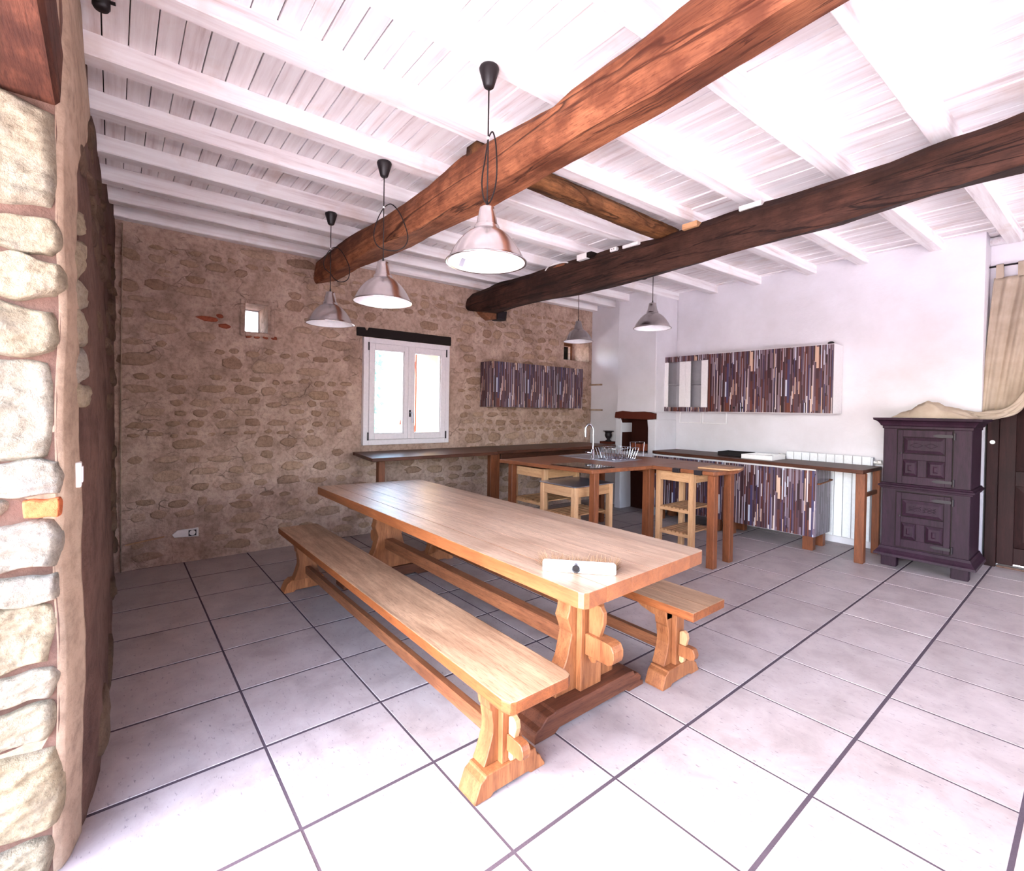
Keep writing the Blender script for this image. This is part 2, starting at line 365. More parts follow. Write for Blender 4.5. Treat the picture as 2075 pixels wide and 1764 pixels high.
# ---- floor
P = .51
floor = obj('floor', M().box(-3.7, 4.7, -1.9, 6.2, -.08, -.0022), m_grout); floor['kind'] = 'structure'
def tile_mesh(w, h, z=0.0):
    mb = M().box(0, w, 0, h, -.012, z)
    me = bpy.data.meshes.new('tile'); me.from_pydata(mb.v, [], mb.f); bm = bmesh.new(); bm.from_mesh(me)
    bmesh.ops.recalc_face_normals(bm, faces=bm.faces)
    bmesh.ops.bevel(bm, geom=[e for e in bm.edges if all(v.co.z > -.001 for v in e.verts)], offset=.0015, segments=1, affect='EDGES')
    bm.to_mesh(me); bm.free(); me.materials.append(m_tile); return me
std = tile_mesh(P-.015, P-.0105); cache = {}
for j in range(-7, 9):
    for k in range(-4, 12):
        x0, x1 = j*P+.0075, (j+1)*P-.0075; y0, y1 = k*P+.00525, (k+1)*P-.00525
        x0 = max(x0, XW+.01); x1 = min(x1, 4.55); y1 = min(y1, 5.95); y0 = max(y0, -1.75)
        # tiles stop at the walls, doorway and recess excepted
        if y0 < -1.06 and x0 > 3.1: continue
        if x0 < -.25:
            if y1 < -.95: continue
            if y0 < -.95: y0 = -1.16
        if y0 < -.98 and x1 < -.25: y0 = max(y0, -1.16)
        if x0 < .95 and x1 > .95 and y0 > 5.0 and y1 > 5.24: pass
        if x1 < .97 and y1 > 5.24: y1 = 5.24
        if x1 - x0 < .03 or y1 - y0 < .03: continue
        key = (round(x1-x0, 3), round(y1-y0, 3))
        me = std if key == (round(P-.015, 3), round(P-.0105, 3)) else cache.setdefault(key, tile_mesh(*key))
        o = bpy.data.objects.new('tile', me); COL.objects.link(o); o.parent = floor
        o.location = (x0, y0, random.uniform(-.0012, .0008))

# ---- walls as displaced grids with holes
def wall(name, us, vs, place, holes, mat, amp, freq, thick=.5, mat2=None, smooth=True):
    """place(u, v, d): d>0 into the room. holes: (u0,u1,v0,v1)."""
    U = sorted(set([round(x, 4) for x in us] + [round(h[i], 4) for h in holes for i in (0, 1)]))
    V = sorted(set([round(x, 4) for x in vs] + [round(h[i], 4) for h in holes for i in (2, 3)]))
    def inhole(a, b): return any(h[0] < a < h[1] and h[2] < b < h[3] for h in holes)
    mb = M(); nv = len(V); verts = []
    for u in U:
        for v in V:
            p = place(u, v, 0); d = 0.0
            for o_, (f, a) in enumerate(((freq, amp), (freq*2.3, amp*.5), (freq*5.1, amp*.25))): d += a*nz(p[0]+o_*9.1, p[1], p[2], f)
            verts.append(place(u, v, d))
    n0 = len(verts)
    for u in U:
        for v in V: verts.append(place(u, v, -thick))
    fs = []
    for i in range(len(U)-1):
        for j in range(nv-1):
            if inhole((U[i]+U[i+1])/2, (V[j]+V[j+1])/2): continue
            a = i*nv+j; b = a+nv
            fs.append((a, b, b+1, a+1)); fs.append((n0+a, n0+a+1, n0+b+1, n0+b))
    # rims between front and back
    from collections import Counter
    cnt = Counter()
    for f in fs:
        if max(f) < n0:
            for k in range(4): e = (f[k], f[(k+1) % 4]); cnt[tuple(sorted(e))] += 1
    for f in list(fs):
        if max(f) < n0:
            for k in range(4):
                e = (f[k], f[(k+1) % 4])
                if cnt[tuple(sorted(e))] == 1: fs.append((e[0], n0+e[0], n0+e[1], e[1]))
    mb.add(verts, fs)
    o = obj(name, mb, mat, smooth=False); o['kind'] = 'structure'
    for p in o.data.polygons: p.use_smooth = smooth
    try: o.data.set_sharp_from_angle(angle=math.radians(50))
    except Exception: pass
    return o
def fr(a, b, s):
    n = max(1, int(round((b-a)/s))); return [a+(b-a)*i/n for i in range(n+1)]

WIN = (1.19, 2.18, 1.05, 2.15); SW = (-.03, .17, 2.14, 2.41); NW = (4.30, 4.86, 2.20, 2.52)
pb = lambda u, v, d: (XW+d, u, v)
wall_back = wall('wall_back', fr(-1.7, 6.0, .038), fr(-.02, 3.25, .038), pb, [WIN, SW, NW], m_mortar, .016, 3.2, .55)

def yface(x, z):
    t = min(max(z/3.1, 0), 1)
    yb = lerp_list([(-3.57,-1.0), (-1.5,-1.02), (-.75,-1.04), (-.5,-1.07), (-.34,-1.115), (-.3,-1.135)], x); yt = lerp_list([(-3.57,-1.0), (-2.8,-1.085), (-1.3,-1.13), (-.3,-1.142)], x)
    return yb + (yt-yb)*t*t
pl = lambda u, v, d: (u, yface(u, v)+d, v)
wall_left = wall('wall_left', fr(-4.1, -.3, .05), fr(-.02, 3.25, .06), pl, [], m_plaster_shaded, .012, 3.0, .62)
w2 = wall('wall_left', fr(3.1, 4.7, .3), fr(-.02, 3.25, .3), lambda u, v, d: (u, -1.08+d, v), [], m_plaster_shaded, .01, 3, .62)
w3 = wall('wall_left', fr(-.3, 3.1, .1), fr(2.46, 3.25, .1), lambda u, v, d: (u, -1.142+d, v), [], m_plaster_lit, .01, 3, .60)

wall_right = wall('wall_right', fr(-4.1, .95, .12), fr(-.02, 3.3, .12), lambda u, v, d: (u, YW-d, v), [], m_whitewall, .012, 1.6, .62)
obj('niche_wall', M().box(XW, -2.895, 4.93, 5.2, -.02, 3.2), m_whitewall, wall_right, .01, seg=2)
# recess with the dark door at the right
wr2 = wall('wall_right', [.95, 1.2, 1.9, 2.4, 4.7], [-.02, 1.0, 2.05, 2.6, 3.3], lambda u, v, d: (u, 5.56-d, v), [(.95, 1.9, -.02, 2.05)], m_whitewall, .003, 1.6, .3)
# chimney breast with fireplace (white) : solid prism pieces around the two openings
ch = thing('chimney_breast', 'x', 'x', (-2.56, 5.0, 0)); del ch['label']; del ch['category']; ch['kind'] = 'structure'
cx0, cx1, cy = -2.89, -2.23, 4.74
obj('plaster_hood', M().box(cx0, cx1, cy, 5.24, 1.415, 3.2), m_whitewall, ch, .012, seg=2)
obj('pier', M().prism([(cx0-.02,0),(-2.80,0),(-2.815,.6),(-2.80,1.25),(-2.83,1.315),(cx0-.02,1.315)], 'y', cy, 5.24), m_whitewall, ch, .01, seg=2)
obj('pier', M().prism([(-2.32,0),(cx1+.01,0),(cx1+.01,1.315),(-2.36,1.315),(-2.345,1.2),(-2.34,.6)], 'y', cy, 5.24), m_whitewall, ch, .01, seg=2)
obj('hearth_slab', M().box(-2.81, -2.33, cy+.01, 5.24, .74, .84), m_whitewall, ch, .008)
obj('firebox_lining', M().box(-2.84, -2.30, 4.99, 5.10, 0, 1.40).box(-2.83,-2.803,4.765,4.99,.84,1.4).box(-2.36,-2.335,4.765,4.99,.84,1.4), m_soot, ch)
obj('smoke_shelf', M().box(cx0+.004, cx1-.004, cy+.052, 5.24, 1.3155, 1.4145), m_whitewall, ch)
for s_ in range(7):
    x = -2.74+.06*s_; obj('ember_brick', M().box(x-.025, x+.022, 4.93+random.uniform(-.02,.02), 4.988, .842+random.uniform(0,.02), .94+random.uniform(0,.05)), m_brick, ch, .006)
mt = M(); pts = 12
obj('mantel_beam', M().prism([(cx0-.03,1.335),(cx0-.025,1.325),(-2.80,1.318),(-2.34,1.312),(cx1-.008,1.325),(cx1-.006,1.40),(-2.4,1.425),(-2.6,1.418),(-2.78,1.43),(cx0-.02,1.41)], 'y', cy-.014, cy+.05), m_mantel, ch, .006)

# far, unseen side of the room; its window opening is added to brighten the room
wall_front = wall('wall_front', fr(-1.7, 6.0, .5), [-.02, .2, 1, 2.4, 2.6, 3.25], lambda u, v, d: (4.55-d, u, v), [(1.2, 3.6, .8, 2.2)], m_whitewall, .0, 1, .4)

# ---- ceiling
ceiling = obj('ceiling', M().add([(x, y, zceil(x, y)+dz) for dz in (.028, .14) for y in (-1.8, .8, 6.2) for x in (-4.1, 0, 4.9)],
    [(0,1,4,3),(1,2,5,4),(3,4,7,6),(4,5,8,7),(9,12,13,10),(10,13,14,11),(12,15,16,13),(13,16,17,14),(0,9,10,1),(1,10,11,2),(6,7,16,15),(7,8,17,16),(0,3,12,9),(3,6,15,12),(2,11,14,5),(5,14,17,8)]), m_gap)
ceiling['kind'] = 'structure'
y = -1.15; nb = 0
while y < 5.75:
    wd = random.uniform(.092, .106); gap = random.uniform(.003, .0065) if y < 2.5 else random.uniform(.0008, .0022)
    xs = [-3.62]; cuts = sorted(random.sample([-2.27, -1.26, -.65, -.13, .46, 1.0, 2.1], 2)); xs += cuts + [4.6]
    for a, b in zip(xs, xs[1:]):
        z_off = random.uniform(-.002, .002)
        vs = [(xx, yy, zceil(xx, yy)+dz+z_off) for dz in (0, .026) for xx, yy in ((a+.0015, y), (b-.0015, y), (b-.0015, y+wd-gap), (a+.0015, y+wd-gap))]
        obj('board', M().add(vs, [(0,3,2,1),(4,5,6,7),(0,1,5,4),(1,2,6,5),(2,3,7,6),(3,0,4,7)]), m_board, ceiling, .0015)
    y += wd
for xa, xb in [(3.25,3.25),(2.7,2.7),(2.14,2.16),(1.59,1.65),(1.04,1.16),(.475,.65),(-.085,.04),(-.615,-.46),(-1.205,-1.08),(-1.715,-1.64),(-2.24,-2.22),(-2.70,-2.70),(-3.10,-3.10),(-3.46,-3.46)]:
    vs = []; fs = []; n = 26
    for i in range(n+1):
        yy = -1.3 + (5.5+1.3)*i/n; xc = xa + (xb-xa)*(yy+.6)/5.85
        w = .105 + .006*nz(xa*3, yy, 0, 1.3); hb = .100 + .006*nz(xa*5, yy, 3, 1.1)
        for dx, dz in ((0,0),(0,-hb+.006),(-.006,-hb),(-w+.006,-hb),(-w,-hb+.006),(-w,0)):
            vs.append((xc+dx, yy, zceil(xc, yy)-.001+dz))
    for i in range(n):
        for k in range(6): fs.append((i*6+k, i*6+(k+1) % 6, (i+1)*6+(k+1) % 6, (i+1)*6+k))
    fs += [tuple(range(6)), tuple(n*6+k for k in range(6))[::-1]]
    obj('joist', M().add(vs, fs), m_joist, ceiling)
obj('pole', M().tube([(.9, 5.50, 3.10), (2.6, 5.50, 3.08)], .04, 14), m_joist, ceiling, smooth=True)

# ---- stones in the walls
def stone_mesh(cu, cv, w, h, place, proud, seedv, mat, parent, name='stone', rings=2, base=-.02, sink=None):
    rnd = random.Random(seedv); n = 9 if rings == 2 else 14
    ex = rnd.uniform(1.7, 3.4); pr = []; sk_ = rnd.uniform(-.35, .35)
    for k in range(n):
        a = 2*PI*k/n + rnd.uniform(-.16, .16); c, s_ = math.cos(a), math.sin(a)
        r = (abs(c)**ex + abs(s_)**ex)**(-1/ex)*rnd.uniform(.76, 1.08); pr.append((c*r*w/2+sk_*s_*r*h/2, s_*r*h/2*(1+.25*sk_*c)))
    lay = [(1.0, base), (.96, proud*.45), (.72, proud*.95)] + ([(.4, proud*1.02)] if rings > 2 else [])
    vs = []
    tilt = rnd.uniform(-.5, .5)*proud, rnd.uniform(-.5, .5)*proud
    for r, d in lay:
        for a, b in pr:
            dd = d + (tilt[0]*a/w+tilt[1]*b/h if d > 0 else 0) + (rnd.uniform(-.2, .2)*proud if d > 0 else 0); vs.append(place(cu+a*r, cv+b*r, dd+.012*nz(*place(cu, cv, 0), 3.2)))
    vs.append(place(cu, cv, proud*1.05)); fs = []
    L = len(lay)
    for q in range(L-1):
        for k in range(n): fs.append((q*n+k, q*n+(k+1) % n, (q+1)*n+(k+1) % n, (q+1)*n+k))
    for k in range(n): fs.append(((L-1)*n+k, (L-1)*n+(k+1) % n, L*n))
    if sink is not None: sink.add(vs, fs); return
    return obj(name, M().add(vs, fs), mat, parent, smooth=True)
def course_stones(u0, u1, v0, v1, place, parent, avoid, seedv, hmin, hmax, fill, proud, mat, cap):
    rnd = random.Random(seedv); v = v0; out = []
    while v < v1-.03:
        h = rnd.uniform(hmin, hmax); u = u0 + rnd.uniform(-.05, .1)
        while u < u1:
            w = h*rnd.uniform(1.1, 2.6); hh = h*rnd.uniform(.6, .95); cu = u+w/2; cv = v+h/2+rnd.uniform(-.02, .02)
            if rnd.random() < fill and cu+w/2 < u1 and cv+hh/2 < v1 and cv-hh/2 > .01 and not any(a[0]-.02-w/2 < cu < a[1]+.02+w/2 and a[2]-.02-hh/2 < cv < a[3]+.02+hh/2 for a in avoid):
                out.append((cu, cv, w*.94, hh))
            u += w + rnd.uniform(.012, .05)
        v += h + rnd.uniform(.0, .02)
    rnd.shuffle(out)
    out.sort(key=lambda s_: -s_[2]*s_[3])
    for i, (cu, cv, w, h) in enumerate(out[:cap]):
        stone_mesh(cu, cv, w, h, place, proud*rnd.uniform(.5, 1.3), seedv*999+i, mat, parent)
    if len(out) > cap:
        al = M()
        for i, (cu, cv, w, h) in enumerate(out[cap:]): stone_mesh(cu, cv, w, h, place, proud*rnd.uniform(.5, 1.3), seedv*777+i, mat, parent, sink=al)
        obj('small_stones', al, mat, parent, smooth=True, kind='stuff')
    return len(out)
avoid_b = [(WIN[0]-.13, WIN[1]+.14, WIN[2]-.12, WIN[3]+.20), (SW[0]-.10, SW[1]+.10, SW[2]-.13, SW[3]+.08), (NW[0]-.04, 5, NW[2]-.05, NW[3]+.05), (-.66,-.36,.17,.34), (-.36,-.1,2.12,2.32)]
nst = course_stones(-.95, 4.90, .04, 2.95, pb, wall_back, avoid_b, 11, .06, .17, .86, .013, m_stone, 290)
for a in [(-.33, 2.215, .20, .055), (-.20, 2.165, .11, .05), (-.24, 2.255, .06, .04)] + [(.0+.075*i, 2.095, .065, .04) for i in range(4)]:
    stone_mesh(a[0], a[1], a[2], a[3], pb, .012, int(a[0]*1000)+5000, m_brick, wall_back, 'brick')
# left wall: rubble seen at a grazing angle
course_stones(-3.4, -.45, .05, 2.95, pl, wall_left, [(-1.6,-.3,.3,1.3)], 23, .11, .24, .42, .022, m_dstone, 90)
for i, (u, v, w, h) in enumerate([(-.455,1.90,.10,.15),(-.44,1.78,.10,.12),(-.45,1.67,.11,.13),(-.445,1.55,.10,.12),(-.46,1.45,.10,.09),(-.47,2.02,.08,.09)]):
    stone_mesh(u, v, w, h, pl, .022, 700+i, m_jamb, wall_left, 'stone', 3)
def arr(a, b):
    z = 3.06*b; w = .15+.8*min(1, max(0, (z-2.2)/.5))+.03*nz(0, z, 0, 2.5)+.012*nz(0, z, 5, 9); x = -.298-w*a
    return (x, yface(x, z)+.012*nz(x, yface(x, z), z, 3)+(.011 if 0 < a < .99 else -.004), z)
obj('daylit_plaster_strip', M().grid(arr, 16, 80), m_plaster_lit, wall_left, smooth=True)  # corner strip and upper band where daylight is painted on the plaster
# jamb of the doorway: big pale stones facing the light
def jamb_stone(y0, y1, z0, z1, sd_, proud, mat=None, name='stone'):
    rnd = random.Random(sd_); nu, nv = 14, 12; ap = min(1, (z1-z0)/.16)*min(1, (y1-y0)/.16); cy_, cz_ = (y0+y1)/2, (z0+z1)/2
    def f(a, b):
        s_ = 2*a-1; t_ = 2*b-1
        rr = 1-max(abs(s_), abs(t_))
        yy = cy_ + s_*(y1-y0)/2*(1-.10*t_*t_*abs(s_)) + ap*.022*nz(sd_, cz_+t_*.4, s_*.3, 2.2); zz = cz_ + t_*(z1-z0)/2*(1-.10*s_*s_*abs(t_)) + ap*.028*nz(sd_+3, cy_+s_*.8, t_*.3, 2.0)
        ed = min(1, rr*5)
        d = -.015 + (proud+.015)*math.sin(ed*PI/2)**.7 + ap*ed*(.022*nz(yy+sd_, zz, 1, 7) + .012*nz(yy, zz*2+sd_, 2, 17) + .007*nz(yy, zz*1.5, sd_, 38))
        return (-.3+d, yy, zz)
    obj(name, M().grid(f, nu*3, nv*3 if z1-z0 > .1 else nv), mat or m_jamb, wall_left, smooth=True)
jb = M()   # mortar bed of the jamb, plaster arris
wj = wall('wall_left', fr(-1.75, -1.14, .05), fr(-.02, 3.2, .06), lambda u, v, d: (-.305+d, u, v), [], m_plaster_lit, .012, 5, .3)
rows = [(2.30,1.98,1),(1.96,1.86,2),(1.85,1.72,2),(1.71,1.56,1),(1.55,1.27,1),(1.26,1.15,2),(1.09,.93,1),(.92,.83,2),(.82,.65,1),(.64,.54,2),(.53,.42,1),(.41,.14,1),(.13,.0,1)]
si = 40
for (za, zb, nst_) in rows:
    ys = [-1.74] + ([random.Random(si).uniform(-1.42, -1.32)] if nst_ == 2 else [-1.50]) + [-1.118-random.Random(si+5).uniform(0, .022)]
    for a, b in zip(ys, ys[1:]):
        jamb_stone(a+.001, b-.001, zb-.002, za+.002, si, random.Random(si).uniform(.02, .05)); si += 1
jamb_stone(-1.74, -1.225, 1.09, 1.155, 91, .03)
jamb_stone(-1.215, -1.122, 1.085, 1.145, 95, .035, m_orange_brick, 'brick')

# doorway lintel
lt = M(); nsx = 30; pr = []
for i in range(nsx+1):
    x = -.62 + 4.2*i/nsx; wv = .012*nz(x, 4, 2, 1.6)
    pr.append([(-1.80, 2.32), (-1.142+wv*.6, 2.305+.012*nz(x,1,0,2)), (-1.132+wv*.6, 2.325), (-1.126+wv*.6, 2.47+.01*nz(x,7,0,3)), (-1.80, 2.52)])
vs = [(-.62+4.2*i/nsx, a, b) for i, p in enumerate(pr) for a, b in p]
fs = [(i*5+k, i*5+(k+1) % 5, (i+1)*5+(k+1) % 5, (i+1)*5+k) for i in range(nsx) for k in range(5)] + [(0,1,2,3,4), tuple(nsx*5+k for k in range(5))]
tag(obj('lintel_beam', lt.add(vs, fs), m_lint), 'weathered brown timber lintel over the stone doorway at upper left', 'beam')

# ---- main window (white frame, two casements)
w1 = thing('window_1', 'x', 'x', (XW, 1.68, 1.0)); del w1['label']; del w1['category']; w1['kind'] = 'structure'
fx0, fx1 = XW-.02, XW+.045
y0, y1, z0, z1 = 1.135, 2.245, 1.0, 2.205
def frame(mb, xa, xb, ya, yb, za, zb, t):
    mb.box(xa, xb, ya, ya+t, za, zb).box(xa, xb, yb-t, yb, za, zb).box(xa, xb, ya+t, yb-t, za, za+t).box(xa, xb, ya+t, yb-t, zb-t, zb); return mb
obj('window_frame', frame(M(), fx0-.03, fx1, y0, y1, z0, z1, .06), m_upvc, w1, .003)
ym = (y0+y1)/2
for a, b in ((y0+.062, ym-.002), (ym+.002, y1-.062)):
    sh = obj('casement', frame(M(), fx0, fx1+.012, a, b, z0+.062, z1-.062, .065), m_upvc, w1, .004)
    obj('glazing_bead', frame(M(), fx0+.02, fx1-.012, a+.065, b-.065, z0+.127, z1-.127, .01), m_white, sh)
    obj('pane', M().box(fx0+.03, fx0+.036, a+.066, b-.066, z0+.128, z1-.128), m_glass, sh)
obj('astragal', M().box(fx1+.012, fx1+.026, ym-.022, ym+.022, z0+.065, z1-.065), m_upvc, w1, .003)
hd = obj('window_handle', M().box(fx1+.026, fx1+.034, ym+.0-.012, ym+.012, 1.32, 1.40), m_iron, w1, .003)
obj('lever', M().tube(smooth_path([(fx1+.03, ym, 1.37), (fx1+.06, ym, 1.368), (fx1+.072, ym+.01, 1.35), (fx1+.072, ym+.018, 1.25)]), .008, 8), m_steel, hd, smooth=True)
for yy in (y0+.052, y1-.052):
    for zz in (z0+.10, z1-.10): obj('hinge', M().lathe([(0,-.045),(.008,-.045),(.008,.045),(0,.045)], (fx1+.012, yy, zz), 10), m_iron, w1)
obj('window_lintel', M().prism([(1.065,2.215),(2.27,2.212),(2.27,2.318),(1.20,2.315),(1.19,2.285),(1.165,2.28),(1.15,2.31),(1.06,2.305)], 'x', XW-.05, XW+.035), m_black_oak, wall_back, .004)
# small square window
w2_ = thing('window_2', 'x', 'x', (XW, .07, 2.16)); del w2_['label']; del w2_['category']; w2_['kind'] = 'structure'
obj('window_frame', frame(M(), XW-.40, XW-.37, SW[0], SW[1], SW[2], SW[3], .012), m_upvc, w2_)
obj('pane', M().box(XW-.39, XW-.385, SW[0]+.012, SW[1]-.012, SW[2]+.012, SW[3]-.012), m_glass, w2_)
obj('splayed_plaster', frame(M(), XW-.01, XW+.018, SW[0]-.045, SW[1]+.06, SW[2]-.045, SW[3]+.04, .042), m_mortar, wall_back, .008)
w3_ = thing('window_3', 'x', 'x', (XW, 4.58, 2.2)); del w3_['label']; del w3_['category']; w3_['kind'] = 'structure'
obj('window_frame', frame(M(), XW-.42, XW-.36, NW[0], NW[1], NW[2], NW[3], .05), m_rail, w3_)
obj('pane', M().box(XW-.40, XW-.395, NW[0]+.05, NW[1]-.05, NW[2]+.05, NW[3]-.05), m_glass, w3_)

# ---- dark door in the right hand recess
d1 = thing('door_1', 'x', 'x', (1.4, 5.5, 0)); del d1['label']; del d1['category']; d1['kind'] = 'structure'
obj('door_post', M().box(.966, 1.046, 5.49, 5.60, 0, 2.05), m_door, d1, .004)
obj('door_head', M().box(1.046, 1.9, 5.49, 5.60, 1.97, 2.05), m_door, d1, .004)
lf = obj('door_leaf', M().box(1.047, 1.16, 5.52, 5.56, .03, 1.965).box(1.78, 1.89, 5.52, 5.56, .045, 1.965).box(1.16, 1.78, 5.52, 5.56, .045, .2).box(1.16, 1.78, 5.52, 5.56, .78, .92).box(1.16, 1.78, 5.52, 5.56, 1.85, 1.965), m_door, d1, .003)
for za, zb in ((.2, .78), (.92, 1.85)): obj('panel', M().frustum('y', (1.47, (za+zb)/2), 5.548, 5.532, (.62, zb-za), (.5, zb-za-.12)), m_door, lf)
obj('threshold', M().box(1.05, 1.9, 5.50, 5.62, 0, .016), m_plaster_shaded, d1, .004)
obj('leak_blocker', M().box(.95, 1.95, 5.60, 5.62, .03, 2.1), m_black_oak, d1)  # added backing that stops outside light leaking round the door
tag(obj('oval_badge', M().lathe([(0,0),(.016,0),(.019,-.003),(.016,-.006),(0,-.006)], (1.004, 5.489, 1.185), 20, 'y'), m_whiteplastic), 'small round white badge on the dark door post', 'badge')

# ---- outside
g = obj('terrain', M().box(-14, 16, -22, -1.7, -.12, -.03).box(-18, -4.15, -1.7, 12, -.12, -.03).box(5.0, 20, -1.7, 12, -.12, -.03), m_ground); g['kind'] = 'structure'
sh = thing('window_shutter', 'faded wooden shutter standing open outside the white window', 'shutter', (-4.2, 2.1, .95))
for i in range(4): obj('board', M().box(-4.62+.12*i, -4.62+.12*i+.115, 2.10, 2.125, .95, 2.15), m_shutter, sh, .004)
for zz in (1.1, 1.95): obj('batten', M().box(-4.62, -4.14, 2.075, 2.10, zz, zz+.09), m_shutter, sh, .004)
obj('brace', M().prism([(-4.60,1.2),(-4.55,1.2),(-4.16,1.93),(-4.21,1.93)], 'y', 2.078, 2.10), m_shutter, sh)
obj('outer_reveal', M().box(-4.12, XW-.06, 2.165, 2.179, 1.052, 2.148), m_render_y, wall_back)
iv = thing('ivy', 'climbing ivy growing outside the left pane of the white window', 'plant', (-6.0, 2.25, -.03))
obj('stem', M().tube(smooth_path([(-6.0,2.2,-.03),(-6.0,2.25,.8),(-6.02,2.15,1.6),(-6.0,2.3,2.6)]), .03, 6), m_foot, iv)
lv = M(); rr = random.Random(5)
for i in range(700):
    c = Vector((-6.0+rr.uniform(-.25,.25), 2.22+rr.gauss(0,.12), rr.uniform(.3, 2.9))); a = rr.uniform(0, 6.28); q = rr.uniform(.03,.055)
    u = Vector((math.cos(a)*.5, math.sin(a), rr.uniform(-.4,.4))).normalized()*q; v_ = Vector((rr.uniform(-.4,.4), -math.sin(a)*.3, 1)).normalized()*q
    lv.add([c-u, c-v_, c+u, c+v_*1.2], [(0,1,2,3)])
obj('foliage', lv, m_leaf, iv, kind='stuff')

# ================================================================== BEAMS
def beam(name, Yf, Yb, top, arr, bot, mat, label, x0, x1, ydrift=0.0):
    vs = []; fs = []; n = 90; K = 12
    for i in range(n+1):
        x = x0+(x1-x0)*i/n
        zt, za, zb = lerp_list(top, x), lerp_list(arr, x), lerp_list(bot, x)
        zc = zceil(x, Yf)-.104
        j = lambda s_: .007*nz(x*1.0, s_*3.1, 0, 3.0)+.003*nz(x, s_*7.7, 5, 11)
        sec = [(Yf+.012, za+.014), (Yf-.002, za+.05), (Yf+.002, (za+zt)/2), (Yf+.022, zt-.02), (Yf+.04, zt), (Yf+.095, min(zt+.055, zc)), (Yb-.06, min(zt+.06, zc)), (Yb, zt-.01), (Yb+.012, (zt+zb)/2), (Yb, zb+.02), (Yb-.02, zb+.002), (Yf+.028, za)]
        for q, (a, b) in enumerate(sec): vs.append((x, a+j(q)+ydrift*x, min(b+j(q+20), zc-.0 if q in (5,6) else 9)))
    for i in range(n):
        for k in range(K): fs.append((i*K+k, i*K+(k+1) % K, (i+1)*K+(k+1) % K, (i+1)*K+k))
    fs += [tuple(range(K)), tuple(n*K+k for k in range(K))[::-1]]
    o = obj(name, M().add(vs, fs), mat, smooth=True); o.data.set_sharp_from_angle(angle=math.radians(32)); return o
T1 = [(-3.66,2.94),(-2.8,2.975),(-1.955,2.929),(-1.6,2.93),(-1.25,2.935),(-.95,2.965),(-.834,2.976),(-.532,2.941),(-.086,2.89),(.112,2.924),(.441,2.921),(.683,2.958),(3,2.96)]
A1 = [(-3.57,2.705),(-2.22,2.73),(-1.385,2.671),(-.951,2.692),(-.3,2.682),(.226,2.684),(.553,2.672),(.81,2.694),(.988,2.714),(2.5,2.72)]
B1 = [(-3.57,2.765),(-2.94,2.77),(-2.49,2.74),(-1.92,2.712),(-1.385,2.707),(-.95,2.687),(-.46,2.70),(.3,2.714),(.7,2.737),(1.16,2.764),(3,2.78)]
b1 = beam('ceiling_beam', .605, .85, T1, A1, B1, m_oak_old, '', -3.70, 4.6)
tag(b1, 'thick rough-hewn orange-brown oak beam nearest the camera, behind the three lamps', 'beam')
T2 = [(-3.52,2.86),(-3.23,2.876),(-2.978,2.905),(-2.434,2.885),(-2.076,2.90),(-1.553,2.889),(-1.19,2.89),(-.77,2.856),(-.408,2.875),(-.018,2.888),(.315,2.876),(.602,2.884),(.852,2.888),(1.072,2.921),(1.268,2.918),(1.4,2.934),(3,2.94)]
A2 = [(-3.57,2.696),(-3.3,2.64),(-2.87,2.61),(-2.26,2.599),(-1.744,2.58),(-1.18,2.581),(-.764,2.585),(-.013,2.61),(.469,2.632),(.971,2.663),(1.4,2.693),(3,2.70)]
B2 = [(-3.5,2.695),(-3.2,2.63),(-2.7,2.65),(-2.2,2.645),(-1.95,2.627),(-1.5,2.615),(-1.13,2.621),(-.55,2.65),(.03,2.676),(.55,2.68),(1.04,2.725),(1.42,2.72),(3,2.74)]
b2 = beam('ceiling_beam', 2.50, 2.75, T2, A2, B2, m_oak_old2, '', -3.66, 4.6)
tag(b2, 'dark cracked oak beam farther from the camera, with small blocks lying on it', 'beam')
vs = []; n = 40
for i in range(n+1):
    yy = .625+(2.74-.625)*i/n; w = .012*nz(0, yy, 0, 2); tp_ = .055*max(0, (1.2-yy)/.6)
    for dx, dz in ((-.66,2.988),(-.653+w,2.935),(-.665+w,2.905),(-.74,2.893+w),(-.80+w+tp_,2.905),(-.826+tp_,2.94),(-.82+tp_,2.988)): vs.append((dx+.006*nz(dx*5, yy, 2, 7), yy, dz+.005*nz(dx*5, yy, 8, 7)))
fs = [(i*7+k, i*7+(k+1) % 7, (i+1)*7+(k+1) % 7, (i+1)*7+k) for i in range(n) for k in range(7)] + [tuple(range(7)), tuple(n*7+k for k in range(7))]
tag(obj('cross_timber', M().add(vs, fs), m_oak_y, smooth=True), 'short unpainted brown timber spanning between the two big beams', 'beam')

# bits lying on or under the far beam
def block(name, x0, x1, z0, h, mat, label, cat='block', y0=2.53, y1=2.60):
    return tag(obj(name, M().box(x0, x1, y0, y1, z0, z0+h), mat, bevel=.003), label, cat)
block('packing_block', -.05, .11, 2.905, .035, m_whiteplastic, 'white flat block on top of the far beam, the rightmost piece', 'block', 2.54, 2.64)
block('packing_block', -.50, -.37, 2.885, .045, m_pine_x, 'brown wood block on the far beam beside the unpainted timber', 'block', 2.52, 2.62)
bx = block('junction_box', -1.63, -1.50, 2.89, .055, m_whiteplastic, 'boxy white electric box lying on the far beam', 'box', 2.50, 2.60)
obj('open_end', M().box(-1.50, -1.44, 2.50, 2.60, 2.895, 2.94), m_black_oak, bx)
so = block('loose_socket', -1.235, -1.16, 2.885, .035, m_whiteplastic, 'small white socket standing on the far beam between box and strip', 'socket', 2.52, 2.56)
for dx in (-.012, .012): obj('pin_hole', M().lathe([(0,0),(.004,0),(.004,-.002),(0,-.002)], (-1.1975+dx, 2.519, 2.903), 10, 'y'), m_black, so)
